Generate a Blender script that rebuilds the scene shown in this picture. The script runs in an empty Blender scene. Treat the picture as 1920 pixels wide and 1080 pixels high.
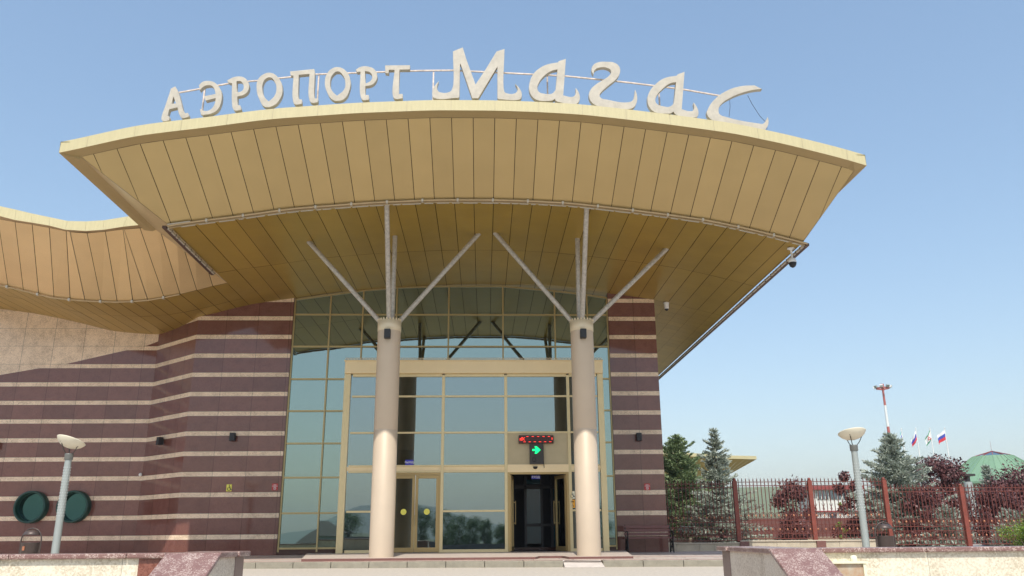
import bpy, bmesh, math, random
from mathutils import Vector, Matrix
R=math.radians
scene=bpy.context.scene
# ------------------------------------------------------------------ camera
EYE=Vector((0,0,.70)); F=1550.26
AX=Vector((0.9993959539,-0.0026731347,-0.0346494103))   # world X in camera axes
AY=Vector((-0.0339443513,-0.2888355708,-0.9567767734))
AZ=Vector((-0.0074503890,0.9573749879,-0.2887518387))
ROT=Matrix((AX,AY,AZ))
cd=bpy.data.cameras.new('camera'); cam=bpy.data.objects.new('camera',cd)
scene.collection.objects.link(cam); scene.camera=cam
cd.sensor_width=36; cd.lens=F/1920*36; cd.clip_start=.1; cd.clip_end=6000
cam.matrix_world=Matrix.Translation(EYE)@ROT.to_4x4()
# ------------------------------------------------------------------ world, sun, exposure
SUN_EL=54; SUN_AZ=183.0      # compass style: clockwise from +Y; the sun stands behind the viewer
w=bpy.data.worlds.new('World'); scene.world=w; w.use_nodes=True
nt=w.node_tree; sky=nt.nodes.new('ShaderNodeTexSky'); sky.sky_type='NISHITA'; sky.sun_disc=False
sky.sun_elevation=R(SUN_EL); sky.sun_rotation=R(SUN_AZ); sky.altitude=300; sky.air_density=1.25; sky.dust_density=2.0; sky.ozone_density=2.2
bg=nt.nodes['Background']; bg.inputs['Strength'].default_value=.091
def _vm(op,v):
    q=nt.nodes.new('ShaderNodeVectorMath'); q.operation=op; q.inputs[1].default_value=v; return q
s1_=_vm('MULTIPLY',(.2,.2,.2)); gm=nt.nodes.new('ShaderNodeGamma'); gm.inputs[1].default_value=.66; s2_=_vm('MULTIPLY',(5,5,5))   # hazy air: flatter sky
nt.links.new(sky.outputs[0],s1_.inputs[0]); nt.links.new(s1_.outputs[0],gm.inputs[0]); nt.links.new(gm.outputs[0],s2_.inputs[0]); hs=nt.nodes.new('ShaderNodeHueSaturation'); hs.inputs['Saturation'].default_value=1.22; nt.links.new(s2_.outputs[0],hs.inputs['Color']); nt.links.new(hs.outputs[0],bg.inputs[0])
sl=bpy.data.lights.new('sun','SUN'); sun=bpy.data.objects.new('sun',sl); scene.collection.objects.link(sun)
sl.energy=2.1; sl.angle=R(.53); sl.color=(1,.95,.86)
sv=Vector((math.sin(R(SUN_AZ))*math.cos(R(SUN_EL)),math.cos(R(SUN_AZ))*math.cos(R(SUN_EL)),math.sin(R(SUN_EL))))
sun.rotation_euler=sv.to_track_quat('Z','Y').to_euler()
scene.view_settings.view_transform='Standard'; scene.view_settings.look='None'
scene.view_settings.exposure=1.05; scene.view_settings.gamma=1
scene.render.engine='CYCLES'
HAZE=.00042
# ------------------------------------------------------------------ helpers
C=scene.collection
def at(px,py,D):                       # a measured image point at its real distance D
    r=ROT@Vector((px-960,-(py-540),-F)); return EYE+r*(D/r.y)
def lerp(a,b,t): return a+(b-a)*t
def interp(tab,x):
    if x<=tab[0][0]: return tab[0][1]
    for (a,b),(c,d) in zip(tab,tab[1:]):
        if x<=c: return b+(d-b)*(x-a)/(c-a)
    return tab[-1][1]
def tag(o,label=None,cat=None,group=None,kind=None):
    if label: o['label']=label
    if cat: o['category']=cat
    if group: o['group']=group
    if kind: o['kind']=kind
    return o
def empty(name,loc,rz=0,parent=None):
    o=bpy.data.objects.new(name,None); C.objects.link(o); o.location=loc; o.rotation_euler=(0,0,rz)
    o.empty_display_size=.2
    if parent: o.parent=parent
    return o
class MB:
    def __init__(s): s.v=[]; s.f=[]; s.m=[]; s.uv=[]; s.sm=[]
    def face(s,pts,mi=0,uv=None,smooth=False):
        n=len(s.v); s.v+=[tuple(p) for p in pts]; s.f.append(tuple(range(n,n+len(pts)))); s.m.append(mi); s.uv.append(uv); s.sm.append(smooth)
    def mesh(s,vs,fs,mi=0,smooth=False):
        n=len(s.v); s.v+=[tuple(p) for p in vs]
        for f in fs: s.f.append(tuple(n+i for i in f)); s.m.append(mi); s.uv.append(None); s.sm.append(smooth)
    def box(s,x0,x1,y0,y1,z0,z1,mi=0,M=None):
        vs=[Vector(p) for p in ((x0,y0,z0),(x1,y0,z0),(x1,y1,z0),(x0,y1,z0),(x0,y0,z1),(x1,y0,z1),(x1,y1,z1),(x0,y1,z1))]
        if M: vs=[M@v for v in vs]
        s.mesh(vs,[(0,3,2,1),(4,5,6,7),(0,1,5,4),(1,2,6,5),(2,3,7,6),(3,0,4,7)],mi)
    def bar(s,a,b,w,h=None,mi=0,up=None):
        a=Vector(a); b=Vector(b); h=h or w; d=(b-a).normalized()
        u=Vector(up) if up else (Vector((0,0,1)) if abs(d.z)<.95 else Vector((0,1,0)))
        x=d.cross(u).normalized()*w/2; y=x.cross(d).normalized()*h/2
        vs=[a-x-y,a+x-y,a+x+y,a-x+y,b-x-y,b+x-y,b+x+y,b-x+y]
        s.mesh(vs,[(0,1,2,3),(4,7,6,5),(0,4,5,1),(1,5,6,2),(2,6,7,3),(3,7,4,0)],mi)
    def tube(s,a,b,r0,r1=None,n=12,mi=0,caps=True):
        a=Vector(a); b=Vector(b); r1=r0 if r1 is None else r1; d=(b-a).normalized()
        u=Vector((0,0,1)) if abs(d.z)<.95 else Vector((0,1,0)); x=d.cross(u).normalized(); y=x.cross(d)
        vs=[];
        for i in range(n):
            t=2*math.pi*i/n; q=x*math.cos(t)+y*math.sin(t); vs+= [a+q*r0,b+q*r1]
        s.mesh(vs,[(2*i,2*((i+1)%n),2*((i+1)%n)+1,2*i+1) for i in range(n)],mi,True)
        if caps:
            s.mesh(vs[0::2],[tuple(range(n))[::-1]],mi); s.mesh(vs[1::2],[tuple(range(n))],mi)
    def path(s,pts,r,n=8,mi=0):
        for a,b in zip(pts,pts[1:]): s.tube(a,b,r,r,n,mi)
    def lathe(s,c,prof,n=24,mi=0,M=None,smooth=True,a0=0,a1=2*math.pi):
        c=Vector(c); vs=[]; full=abs(a1-a0-2*math.pi)<1e-6; k=n if full else n+1
        for r,z in prof:
            for i in range(k):
                t=a0+(a1-a0)*i/n; p=Vector((r*math.cos(t),r*math.sin(t),z)); vs.append(c+(M@p if M else p))
        fs=[]
        for j in range(len(prof)-1):
            for i in range(n):
                i2=(i+1)%k; fs.append((j*k+i,j*k+i2,(j+1)*k+i2,(j+1)*k+i))
        s.mesh(vs,fs,mi,smooth)
    def torus(s,c,R0,r,axis='y',n=20,m=6,mi=0,a0=0,a1=2*math.pi):
        c=Vector(c); vs=[]; full=abs(a1-a0-2*math.pi)<1e-6; k=n if full else n+1
        for i in range(k):
            t=a0+(a1-a0)*i/n
            for j in range(m):
                p=2*math.pi*j/m; rr=R0+r*math.cos(p)
                vs.append(c+Vector((rr*math.cos(t),r*math.sin(p),rr*math.sin(t))))
        s.mesh(vs,[(i*m+j,i*m+(j+1)%m,((i+1)%k)*m+(j+1)%m,((i+1)%k)*m+j) for i in range(n) for j in range(m)],mi,True)
    def build(s,name,mats,parent=None,loc=None,bevel=0,rel=True):
        me=bpy.data.meshes.new(name); 
        off=Vector((0,0,0))
        if loc is not None: off=Vector(loc)
        me.from_pydata([Vector(v)-off for v in s.v],[],s.f)
        if not isinstance(mats,(list,tuple)): mats=[mats]
        for m in mats: me.materials.append(m)
        for p,mi,sm in zip(me.polygons,s.m,s.sm): p.material_index=mi; p.use_smooth=sm
        if any(u for u in s.uv):
            ul=me.uv_layers.new(name='UVMap')
            for p,u in zip(me.polygons,s.uv):
                if u:
                    for li,q in zip(p.loop_indices,u): ul.data[li].uv=q
        me.update(); o=bpy.data.objects.new(name,me); C.objects.link(o)
        if loc is not None: o.location=off
        if parent is not None:
            o.parent=parent
            if rel:                                    # coordinates given in world space
                pl=Vector((0,0,0)); q=parent
                while q: pl+=q.location; q=q.parent
                o.location=o.location-pl
        if bevel:
            b=o.modifiers.new('bevel','BEVEL'); b.width=bevel; b.segments=2; b.limit_method='ANGLE'
        return o
def copy_tree(o,parent=None):
    c=o.copy(); C.objects.link(c); c.parent=parent
    for ch in list(o.children): copy_tree(ch,c)
    return c
# ------------------------------------------------------------------ materials
def mat(name,col,rough=.6,metal=0,spec=.5,coat=0,var=0,vscale=4,bump=0,bscale=40,col2=None,stretch=None,emit=0,detail=4):
    m=bpy.data.materials.new(name); m.use_nodes=True; n=m.node_tree; b=n.nodes['Principled BSDF']
    b.inputs['Base Color'].default_value=(*col,1); b.inputs['Roughness'].default_value=rough; b.inputs['Metallic'].default_value=metal
    b.inputs['Specular IOR Level'].default_value=spec; b.inputs['Coat Weight'].default_value=coat; b.inputs['Coat Roughness'].default_value=.05
    if emit: b.inputs['Emission Color'].default_value=(*col,1); b.inputs['Emission Strength'].default_value=emit
    tc=None
    if var or bump:
        tc=n.nodes.new('ShaderNodeTexCoord'); mp=n.nodes.new('ShaderNodeMapping'); n.links.new(tc.outputs['Object'],mp.inputs[0])
        if stretch: mp.inputs['Scale'].default_value=stretch
    if var:
        no=n.nodes.new('ShaderNodeTexNoise'); no.inputs['Scale'].default_value=vscale; no.inputs['Detail'].default_value=detail; no.inputs['Roughness'].default_value=.65
        n.links.new(mp.outputs[0],no.inputs['Vector'])
        mr=n.nodes.new('ShaderNodeMapRange'); mr.inputs['From Min'].default_value=.3; mr.inputs['From Max'].default_value=.7; n.links.new(no.outputs['Fac'],mr.inputs['Value'])
        mx=n.nodes.new('ShaderNodeMix'); mx.data_type='RGBA'; n.links.new(mr.outputs[0],mx.inputs[0])
        a=tuple(c*(1-var) for c in col); c2=col2 or tuple(min(1,c*(1+var)) for c in col)
        mx.inputs[6].default_value=(*a,1); mx.inputs[7].default_value=(*c2,1); n.links.new(mx.outputs[2],b.inputs['Base Color'])
    if bump:
        no=n.nodes.new('ShaderNodeTexNoise'); no.inputs['Scale'].default_value=bscale; no.inputs['Detail'].default_value=3
        n.links.new(mp.outputs[0],no.inputs['Vector']); bp=n.nodes.new('ShaderNodeBump'); bp.inputs['Strength'].default_value=bump; bp.inputs['Distance'].default_value=.02
        n.links.new(no.outputs['Fac'],bp.inputs['Height']); n.links.new(bp.outputs[0],b.inputs['Normal'])
    return m
def granite(name,a,b_,scale,rough,spec=.5,joint=1.08,jcol=None,jw=.012,spk=None,rowh=.6592,row0=8.102,tone=.12,coat=0):
    """speckled stone slabs, UV in metres, thin joints every `joint` metres, tone shift from slab to slab"""
    m=bpy.data.materials.new(name); m.use_nodes=True; n=m.node_tree; L=n.links.new; bs=n.nodes['Principled BSDF']
    tc=n.nodes.new('ShaderNodeTexCoord'); 
    vo=n.nodes.new('ShaderNodeTexVoronoi'); vo.inputs['Scale'].default_value=scale; L(tc.outputs['Object'],vo.inputs['Vector'])
    sp=n.nodes.new('ShaderNodeSeparateColor'); L(vo.outputs['Color'],sp.inputs[0])
    no=n.nodes.new('ShaderNodeTexNoise'); no.inputs['Scale'].default_value=scale*.06; no.inputs['Detail'].default_value=5; L(tc.outputs['Object'],no.inputs['Vector'])
    ad=n.nodes.new('ShaderNodeMath'); ad.operation='MULTIPLY_ADD'; L(sp.outputs[0],ad.inputs[0]); ad.inputs[1].default_value=.6; L(no.outputs['Fac'],ad.inputs[2])
    cr=n.nodes.new('ShaderNodeValToRGB'); L(ad.outputs[0],cr.inputs[0]); e=cr.color_ramp.elements
    e[0].position=.35; e[0].color=(*a,1); e[1].position=1.05; e[1].color=(*b_,1)
    if spk:
        k=e.new(.93); k.color=(*[lerp(x,y,.5) for x,y in zip(a,b_)],1); e[-1].position=.99; e[-1].color=(*spk,1)
    last=cr.outputs[0]
    uv=n.nodes.new('ShaderNodeUVMap'); su=n.nodes.new('ShaderNodeSeparateXYZ'); L(uv.outputs[0],su.inputs[0])
    if joint:
        du=n.nodes.new('ShaderNodeMath'); du.operation='DIVIDE'; L(su.outputs[0],du.inputs[0]); du.inputs[1].default_value=joint
        fl=n.nodes.new('ShaderNodeMath'); fl.operation='FLOOR'; L(du.outputs[0],fl.inputs[0])
        rv=n.nodes.new('ShaderNodeMath'); rv.operation='SUBTRACT'; L(su.outputs[1],rv.inputs[0]); rv.inputs[1].default_value=row0
        rd=n.nodes.new('ShaderNodeMath'); rd.operation='DIVIDE'; L(rv.outputs[0],rd.inputs[0]); rd.inputs[1].default_value=rowh
        rf=n.nodes.new('ShaderNodeMath'); rf.operation='FLOOR'; L(rd.outputs[0],rf.inputs[0])
        cv=n.nodes.new('ShaderNodeCombineXYZ'); L(fl.outputs[0],cv.inputs[0]); L(rf.outputs[0],cv.inputs[1])
        wn=n.nodes.new('ShaderNodeTexWhiteNoise'); wn.noise_dimensions='3D'; L(cv.outputs[0],wn.inputs['Vector'])
        mr=n.nodes.new('ShaderNodeMapRange'); L(wn.outputs['Value'],mr.inputs['Value']); mr.inputs['To Min'].default_value=1-tone; mr.inputs['To Max'].default_value=1+tone
        mu=n.nodes.new('ShaderNodeMix'); mu.data_type='RGBA'; mu.blend_type='MULTIPLY'; mu.inputs[0].default_value=1; L(last,mu.inputs[6]); L(mr.outputs[0],mu.inputs[7]); last=mu.outputs[2]
        fr=n.nodes.new('ShaderNodeMath'); fr.operation='FRACT'; L(du.outputs[0],fr.inputs[0])
        lt=n.nodes.new('ShaderNodeMath'); lt.operation='LESS_THAN'; L(fr.outputs[0],lt.inputs[0]); lt.inputs[1].default_value=jw/joint
        fr2=n.nodes.new('ShaderNodeMath'); fr2.operation='FRACT'; L(rd.outputs[0],fr2.inputs[0])
        lt2=n.nodes.new('ShaderNodeMath'); lt2.operation='LESS_THAN'; L(fr2.outputs[0],lt2.inputs[0]); lt2.inputs[1].default_value=jw/rowh*.7
        mxm=n.nodes.new('ShaderNodeMath'); mxm.operation='MAXIMUM'; L(lt.outputs[0],mxm.inputs[0]); L(lt2.outputs[0],mxm.inputs[1])
        mj=n.nodes.new('ShaderNodeMix'); mj.data_type='RGBA'; L(mxm.outputs[0],mj.inputs[0]); L(last,mj.inputs[6]); mj.inputs[7].default_value=(*(jcol or tuple(x*.45 for x in a)),1); last=mj.outputs[2]
    L(last,bs.inputs['Base Color']); bs.inputs['Roughness'].default_value=rough; bs.inputs['Specular IOR Level'].default_value=spec
    bs.inputs['Coat Weight'].default_value=coat; bs.inputs['Coat Roughness'].default_value=.03
    return m
def panelmetal(name,col,rough,metal,var=.05):
    """coated metal cassettes: faint tone shift from sheet to sheet, slight streaks and dents"""
    m=bpy.data.materials.new(name); m.use_nodes=True; n=m.node_tree; L=n.links.new; b=n.nodes['Principled BSDF']
    ge=n.nodes.new('ShaderNodeNewGeometry'); tc=n.nodes.new('ShaderNodeTexCoord')
    no=n.nodes.new('ShaderNodeTexNoise'); no.inputs['Scale'].default_value=1.3; no.inputs['Detail'].default_value=6; L(tc.outputs['Object'],no.inputs['Vector'])
    ma=n.nodes.new('ShaderNodeMath'); ma.operation='MULTIPLY_ADD'; L(ge.outputs['Random Per Island'],ma.inputs[0]); ma.inputs[1].default_value=.5; L(no.outputs['Fac'],ma.inputs[2])
    mr=n.nodes.new('ShaderNodeMapRange'); L(ma.outputs[0],mr.inputs['Value']); mr.inputs['From Min'].default_value=.3; mr.inputs['From Max'].default_value=1.2; mr.inputs['To Min'].default_value=1-var; mr.inputs['To Max'].default_value=1+var
    mu=n.nodes.new('ShaderNodeMix'); mu.data_type='RGBA'; mu.blend_type='MULTIPLY'; mu.inputs[0].default_value=1; mu.inputs[6].default_value=(*col,1); L(mr.outputs[0],mu.inputs[7]); L(mu.outputs[2],b.inputs['Base Color'])
    b.inputs['Roughness'].default_value=rough; b.inputs['Metallic'].default_value=metal
    bp=n.nodes.new('ShaderNodeBump'); bp.inputs['Strength'].default_value=.12; bp.inputs['Distance'].default_value=.02
    n2=n.nodes.new('ShaderNodeTexNoise'); n2.inputs['Scale'].default_value=2.2; L(tc.outputs['Object'],n2.inputs['Vector']); L(n2.outputs['Fac'],bp.inputs['Height']); L(bp.outputs[0],b.inputs['Normal'])
    return m
def mirrorglass(name,col):
    m=bpy.data.materials.new(name); m.use_nodes=True; n=m.node_tree; L=n.links.new; b=n.nodes['Principled BSDF']
    b.inputs['Base Color'].default_value=(*col,1); b.inputs['Metallic'].default_value=1; b.inputs['Roughness'].default_value=.015
    tc=n.nodes.new('ShaderNodeTexCoord'); no=n.nodes.new('ShaderNodeTexNoise'); no.inputs['Scale'].default_value=.9; no.inputs['Detail'].default_value=1; L(tc.outputs['Object'],no.inputs['Vector'])
    bp=n.nodes.new('ShaderNodeBump'); bp.inputs['Strength'].default_value=.05; bp.inputs['Distance'].default_value=.02; L(no.outputs['Fac'],bp.inputs['Height']); L(bp.outputs[0],b.inputs['Normal'])
    return m
def leafmat(name,a,b_,rough=.6,trans=.25):
    m=bpy.data.materials.new(name); m.use_nodes=True; n=m.node_tree; L=n.links.new; b=n.nodes['Principled BSDF']
    ge=n.nodes.new('ShaderNodeNewGeometry'); mx=n.nodes.new('ShaderNodeMix'); mx.data_type='RGBA'; L(ge.outputs['Random Per Island'],mx.inputs[0])
    mx.inputs[6].default_value=(*a,1); mx.inputs[7].default_value=(*b_,1); L(mx.outputs[2],b.inputs['Base Color']); b.inputs['Roughness'].default_value=rough
    tr=n.nodes.new('ShaderNodeBsdfTranslucent'); L(mx.outputs[2],tr.inputs[0]); ms=n.nodes.new('ShaderNodeMixShader'); ms.inputs[0].default_value=trans
    L(b.outputs[0],ms.inputs[1]); L(tr.outputs[0],ms.inputs[2]); L(ms.outputs[0],n.nodes['Material Output'].inputs[0])
    return m
M={}
M['fascia']=mat('fascia_metal',(.50,.44,.25),.62,0,var=.06,vscale=3,stretch=(6,6,.5),bump=.05,bscale=3)
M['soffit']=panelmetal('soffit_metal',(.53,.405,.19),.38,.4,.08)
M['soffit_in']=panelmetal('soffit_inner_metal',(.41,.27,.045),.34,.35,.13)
M['wing_soffit']=M['soffit']
M['gap']=mat('gap_dark',(.05,.03,.015),.8)
M['gutter']=mat('gutter_metal',(.50,.38,.22),.4,.4,var=.08)
M['clip_skygap']=mat('clip_skygap_pale',(.56,.52,.44),.4,.3)
M['brown']=mat('brown_gutter',(.09,.05,.035),.5,.2)
M['white']=mat('white_paint',(.78,.78,.76),.5)
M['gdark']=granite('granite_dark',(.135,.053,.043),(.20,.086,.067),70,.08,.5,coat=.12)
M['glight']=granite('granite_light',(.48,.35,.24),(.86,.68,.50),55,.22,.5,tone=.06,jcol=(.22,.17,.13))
M['gpink']=granite('granite_pink',(.20,.105,.092),(.30,.185,.16),110,.3,.4,joint=0,spk=(.48,.37,.32))
M['gpinkd']=granite('granite_red',(.13,.035,.022),(.26,.10,.07),60,.25,.5,joint=0)
M['gbeige']=granite('granite_beige',(.52,.44,.31),(.80,.73,.58),60,.45,.4,joint=1.2,tone=.05,rowh=5,row0=-3,jw=.006,jcol=(.35,.3,.22))
M['gframe']=mat('window_frame_metal',(.46,.36,.17),.38,.45)
M['gframe2']=mat('porch_frame_metal',(.66,.54,.30),.42,.35,var=.04)
M['doorframe']=mat('door_frame_metal',(.42,.30,.13),.38,.45)
M['porchpanel']=mat('porch_panel_metal',(.80,.64,.38),.5,.2,var=.04,vscale=1.5)
M['glass']=mirrorglass('mirror_glass_green',(.235,.305,.285))
M['glass2']=mirrorglass('mirror_glass_blue',(.225,.275,.272))
M['column']=mat('column_metal',(.56,.455,.34),.5,.1,var=.05,vscale=.8,bump=.04,bscale=60)
M['colcap']=mat('column_cap',(.72,.62,.44),.45,.2)
M['strut']=mat('strut_steel',(.44,.41,.36),.5,.2,var=.28,vscale=14,detail=6)
M['letter']=mat('letter_paint',(.47,.43,.355),.6,0,var=.13,vscale=6,bump=.08,bscale=20,detail=8)
M['rail']=mat('sign_rail',(.62,.52,.45),.6,.1,var=.3,vscale=8)
M['black']=mat('black_plastic',(.012,.012,.014),.45)
M['dgrey']=mat('dark_grey_metal',(.05,.045,.04),.45,.4)
M['ledface']=mat('led_face',(.05,.012,.01),.5)
M['led']=mat('led_red',(1,.05,.03),.5,emit=.9)
M['arrow']=mat('green_arrow',(.0,.8,.18),.5,emit=1.0)
M['blue']=mat('blue_sign',(.035,.04,.42),.4)
M['yellow']=mat('yellow_sign',(.80,.74,.12),.5)
M['orange']=mat('orange_sign',(.80,.36,.02),.5)
M['cream']=mat('cream_sign',(.80,.76,.55),.5)
M['red']=mat('red_sign',(.52,.03,.03),.5)
M['green']=mat('green_rim',(.012,.055,.045),.35,.1)
M['portglass']=mirrorglass('porthole_glass',(.045,.10,.09))
M['lampgrey']=mat('lamp_grey',(.36,.39,.37),.45,.3,var=.05)
M['stud']=mat('stud_white',(.60,.63,.62),.5); M['lampcollar']=mat('lamp_collar',(.20,.21,.20),.45,.3)
M['lamphead']=mat('lamp_head',(.74,.68,.53),.5)
M['bin']=mat('bin_brown',(.085,.062,.055),.45,.3,var=.15)
M['ground']=mat('plaza_paving',(.50,.45,.385),.8,var=.16,vscale=11,bump=.3,bscale=60,detail=9)
M['lower']=mat('lower_paving',(.44,.40,.35),.85,var=.12,vscale=6)
M['kerb']=mat('kerb_stone',(.27,.245,.19),.75,var=.14,vscale=5)
M['pave']=mat('paving_tiles',(.50,.42,.36),.6,var=.12,vscale=5)
M['pavered']=mat('red_step_stone',(.17,.075,.062),.5,var=.1)
M['earth']=mat('earth_grass',(.16,.17,.09),.95,var=.3,vscale=.6)
M['fence']=mat('fence_iron',(.13,.032,.022),.5,.1,var=.15,vscale=3)
M['fencepost']=mat('fence_post',(.21,.05,.032),.5,.05,var=.15,vscale=3)
M['rosette']=mat('fence_rosette',(.42,.17,.09),.5,.3)
M['limestone']=mat('limestone_blocks',(.46,.40,.30),.8,var=.2,vscale=1.6)
M['benchwood']=mat('bench_wood',(.15,.045,.04),.32,0,.6,var=.25,vscale=5,stretch=(1,6,6))
M['iron']=mat('bench_iron',(.015,.014,.013),.5,.3)
M['bark']=mat('bark',(.10,.07,.05),.9,var=.2)
M['spruce']=leafmat('spruce_blue',(.22,.27,.21),(.54,.58,.50),.6,.2)
M['sprdark']=leafmat('spruce_green',(.11,.17,.07),(.33,.41,.21),.6,.2)
M['plum']=leafmat('plum_leaves',(.065,.022,.026),(.19,.075,.07),.5,.2)
M['bush']=leafmat('bush_leaves',(.09,.17,.02),(.26,.36,.05),.5,.3)
M['wild']=leafmat('leafy_green',(.07,.13,.05),(.22,.31,.13),.5,.3)
M['hill']=mat('hill_grass',(.14,.17,.09),.95,var=.2,vscale=.02)
M['domegreen']=mat('green_roof',(.19,.32,.20),.5,.1,var=.06)
M['domeglass']=mirrorglass('skylight_glass',(.30,.36,.38))
M['stucco']=mat('white_stucco',(.66,.66,.62),.7,var=.05)
M['roofred']=mat('red_trim',(.25,.05,.045),.6)
M['winglass']=mirrorglass('dark_window_glass',(.16,.2,.22))
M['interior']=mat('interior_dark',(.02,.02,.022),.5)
M['flagw']=mat('flag_white',(.8,.8,.8),.8); M['flagb']=mat('flag_blue',(.05,.08,.42),.8); M['flagr']=mat('flag_red',(.62,.04,.05),.8); M['flagg']=mat('flag_green',(.06,.30,.14),.8); M['flagc']=mat('flag_teal',(.10,.42,.45),.8)
M['mastred']=mat('mast_red',(.44,.12,.10),.5); M['cable']=mat('cable',(.03,.03,.03),.6)
M['rust']=mat('utility_box',(.62,.55,.42),.6,.1,var=.18,vscale=9,col2=(.45,.25,.13))
# ------------------------------------------------------------------ profile of the wavy roof
PROF=[(-24,9.05),(-20,8.97),(-17.67,8.85),(-16.3,8.66),(-15.2,8.43),(-14.4,8.24),(-13.5,8.0),(-12.5,7.915),(-11.5,7.87),(-10.5,7.93),(-9.57,8.135),(-8.15,8.52),(-7.5,8.63),(-6.5,8.77),(-5.4,8.95),(-4.9,9.02),(-3,9.19),(-1.2,9.285),(.3,9.292),(1.3,9.265),(2.34,9.21),(3.33,9.10),(4.4,8.97),(5.4,8.83),(6.0,8.74),(7.2,8.47),(8.464,8.13),(9.06,7.94),(9.6,7.75)]
def P(x): return sum(interp(PROF,x+d) for d in (-.3,-.15,0,.15,.3))/5
DG=20.38; DT=17.96; DF=17.60; XL=-8.146; XR=8.464; RISE=1.125; FH=.285
XTL=-9.74; XTR=9.06; XIL=-9.42; XIR=8.93
# ================================================================== GROUND
def sheet(name,pts,m,z=None,uv=False):
    b=MB(); b.face([(p[0],p[1],p[2] if len(p)>2 else z) for p in pts]); o=b.build(name,m); return tag(o,kind='structure')
b=MB()   # terrain: high ground beyond, lower forecourt in front of the stair
b.face([(-2700,9.3,-.01),(2700,9.3,-.01),(2700,2700,-.01),(-2700,2700,-.01)])
b.face([(-2700,-2700,-.9),(2700,-2700,-.9),(2700,9.3,-.9),(-2700,9.3,-.9)])
b.face([(-2700,9.3,-.9),(2700,9.3,-.9),(2700,9.3,-.01),(-2700,9.3,-.01)])
tag(b.build('ground',M['earth']),kind='structure')
sheet('plaza',[(-60,9.31),(60,9.31),(60,60),(-60,60)],M['ground'],z=0)
b=MB(); b.box(-60,60,-60,9.29,-.95,-.895); tag(b.build('forecourt',M['lower']),kind='structure')
b=MB()
for i in range(6):
    b.box(-2.66,3.08,9.30-.32*(i+1),9.75-.32*i if i==0 else 9.30-.32*i,-.94,-.15*i-.004)
b.box(-2.66,3.08,9.30,11.2,-.94,.003)
tag(b.build('stair',M['gpink']),kind='structure')
# raised pavement round the building with kerb
kl=(-30,22.3); kr=(30,19.6)
def kerbY(x): return lerp(21.7,20.7,(x+4)/8.4) if True else 0
b=MB(); b2=MB(); seg=[-30.35+ .95*i for i in range(64)]
for x0,x1 in zip(seg,seg[1:]):
    g=.006
    if 1.9<x0<2.6: continue
    a0,a1=kerbY(x0+g),kerbY(x1-g); j=random.Random(int(x0*7)).uniform(-.006,.006)
    v=[(x0+g,a0+j,0),(x1-g,a1+j,0),(x1-g,a1+.2,0),(x0+g,a0+.2,0),(x0+g,a0+j,.145),(x1-g,a1+j,.145),(x1-g,a1+.2,.15),(x0+g,a0+.2,.15)]
    b.mesh(v,[(4,5,6,7),(0,1,5,4),(1,2,6,5),(3,0,4,7)])
tag(b.build('kerb',M['kerb'],bevel=.012),kind='structure')
b=MB(); rr=random.Random(3)
for i in range(60):
    for k in range(14):
        x0=-30+i*1.0+(k%2)*.3; x1=x0+.99
        y0=lerp(kerbY(x0)+.2,28.4,k/14); y1=lerp(kerbY(x0)+.2,28.4,(k+1)/14)-.008
        z0=lerp(.15,.215,k/14); z1=lerp(.15,.215,(k+1)/14)
        mi=0 if (k%4) else 1
        b.face([(x0,y0,z0),(x1,y0,z0),(x1,y1,z1),(x0,y1,z1)],mi)
b.face([(-31,kerbY(-31)+.1,.13),(31,kerbY(31)+.1,.13),(31,40,.19),(-31,40,.19)],0)
tag(b.build('pavement',[M['pave'],mat('paving_tiles_pink',(.46,.33,.28),.6,var=.1,vscale=5)]),kind='structure')
b=MB(); b.mesh([(1.96,20.62,.004),(2.89,20.5,.004),(2.89,21.25,.156),(1.96,21.3,.156),(1.96,21.3,0),(2.89,21.25,0)],[(0,1,2,3),(0,3,4),(1,5,2)])
tag(b.build('ramp',mat('ramp_slab',(.58,.52,.47),.7,var=.1)),kind='structure')
b=MB()   # entrance platform, one low red step
b.mesh([(-4.6,22.25,.215),(1.35,22.25,.215),(1.5,22.9,.222),(2.1,22.9,.222),(2.2,22.1,.215),(3.85,22.1,.215),(4.3,25.9,.29),(-5.2,25.9,.29)],[(0,1,2,3,6,7),(3,4,5,6)])
b.build
pl=b
pl2=MB()
for a,c in (((-4.6,22.25),(1.35,22.25)),((1.35,22.25),(1.5,22.9)),((1.5,22.9),(2.1,22.9)),((2.1,22.9),(2.2,22.1)),((2.2,22.1),(3.85,22.1)),((3.85,22.1),(4.3,25.9)),((-5.2,25.9),(-4.6,22.25))):
    pl.face([(a[0],a[1],.1),(c[0],c[1],.1),(c[0],c[1],.215 if c[1]<25 else .29),(a[0],a[1],.215 if a[1]<25 else .29)],1)
tag(pl.build('platform',[M['pave'],M['pavered']]),kind='structure')
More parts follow.
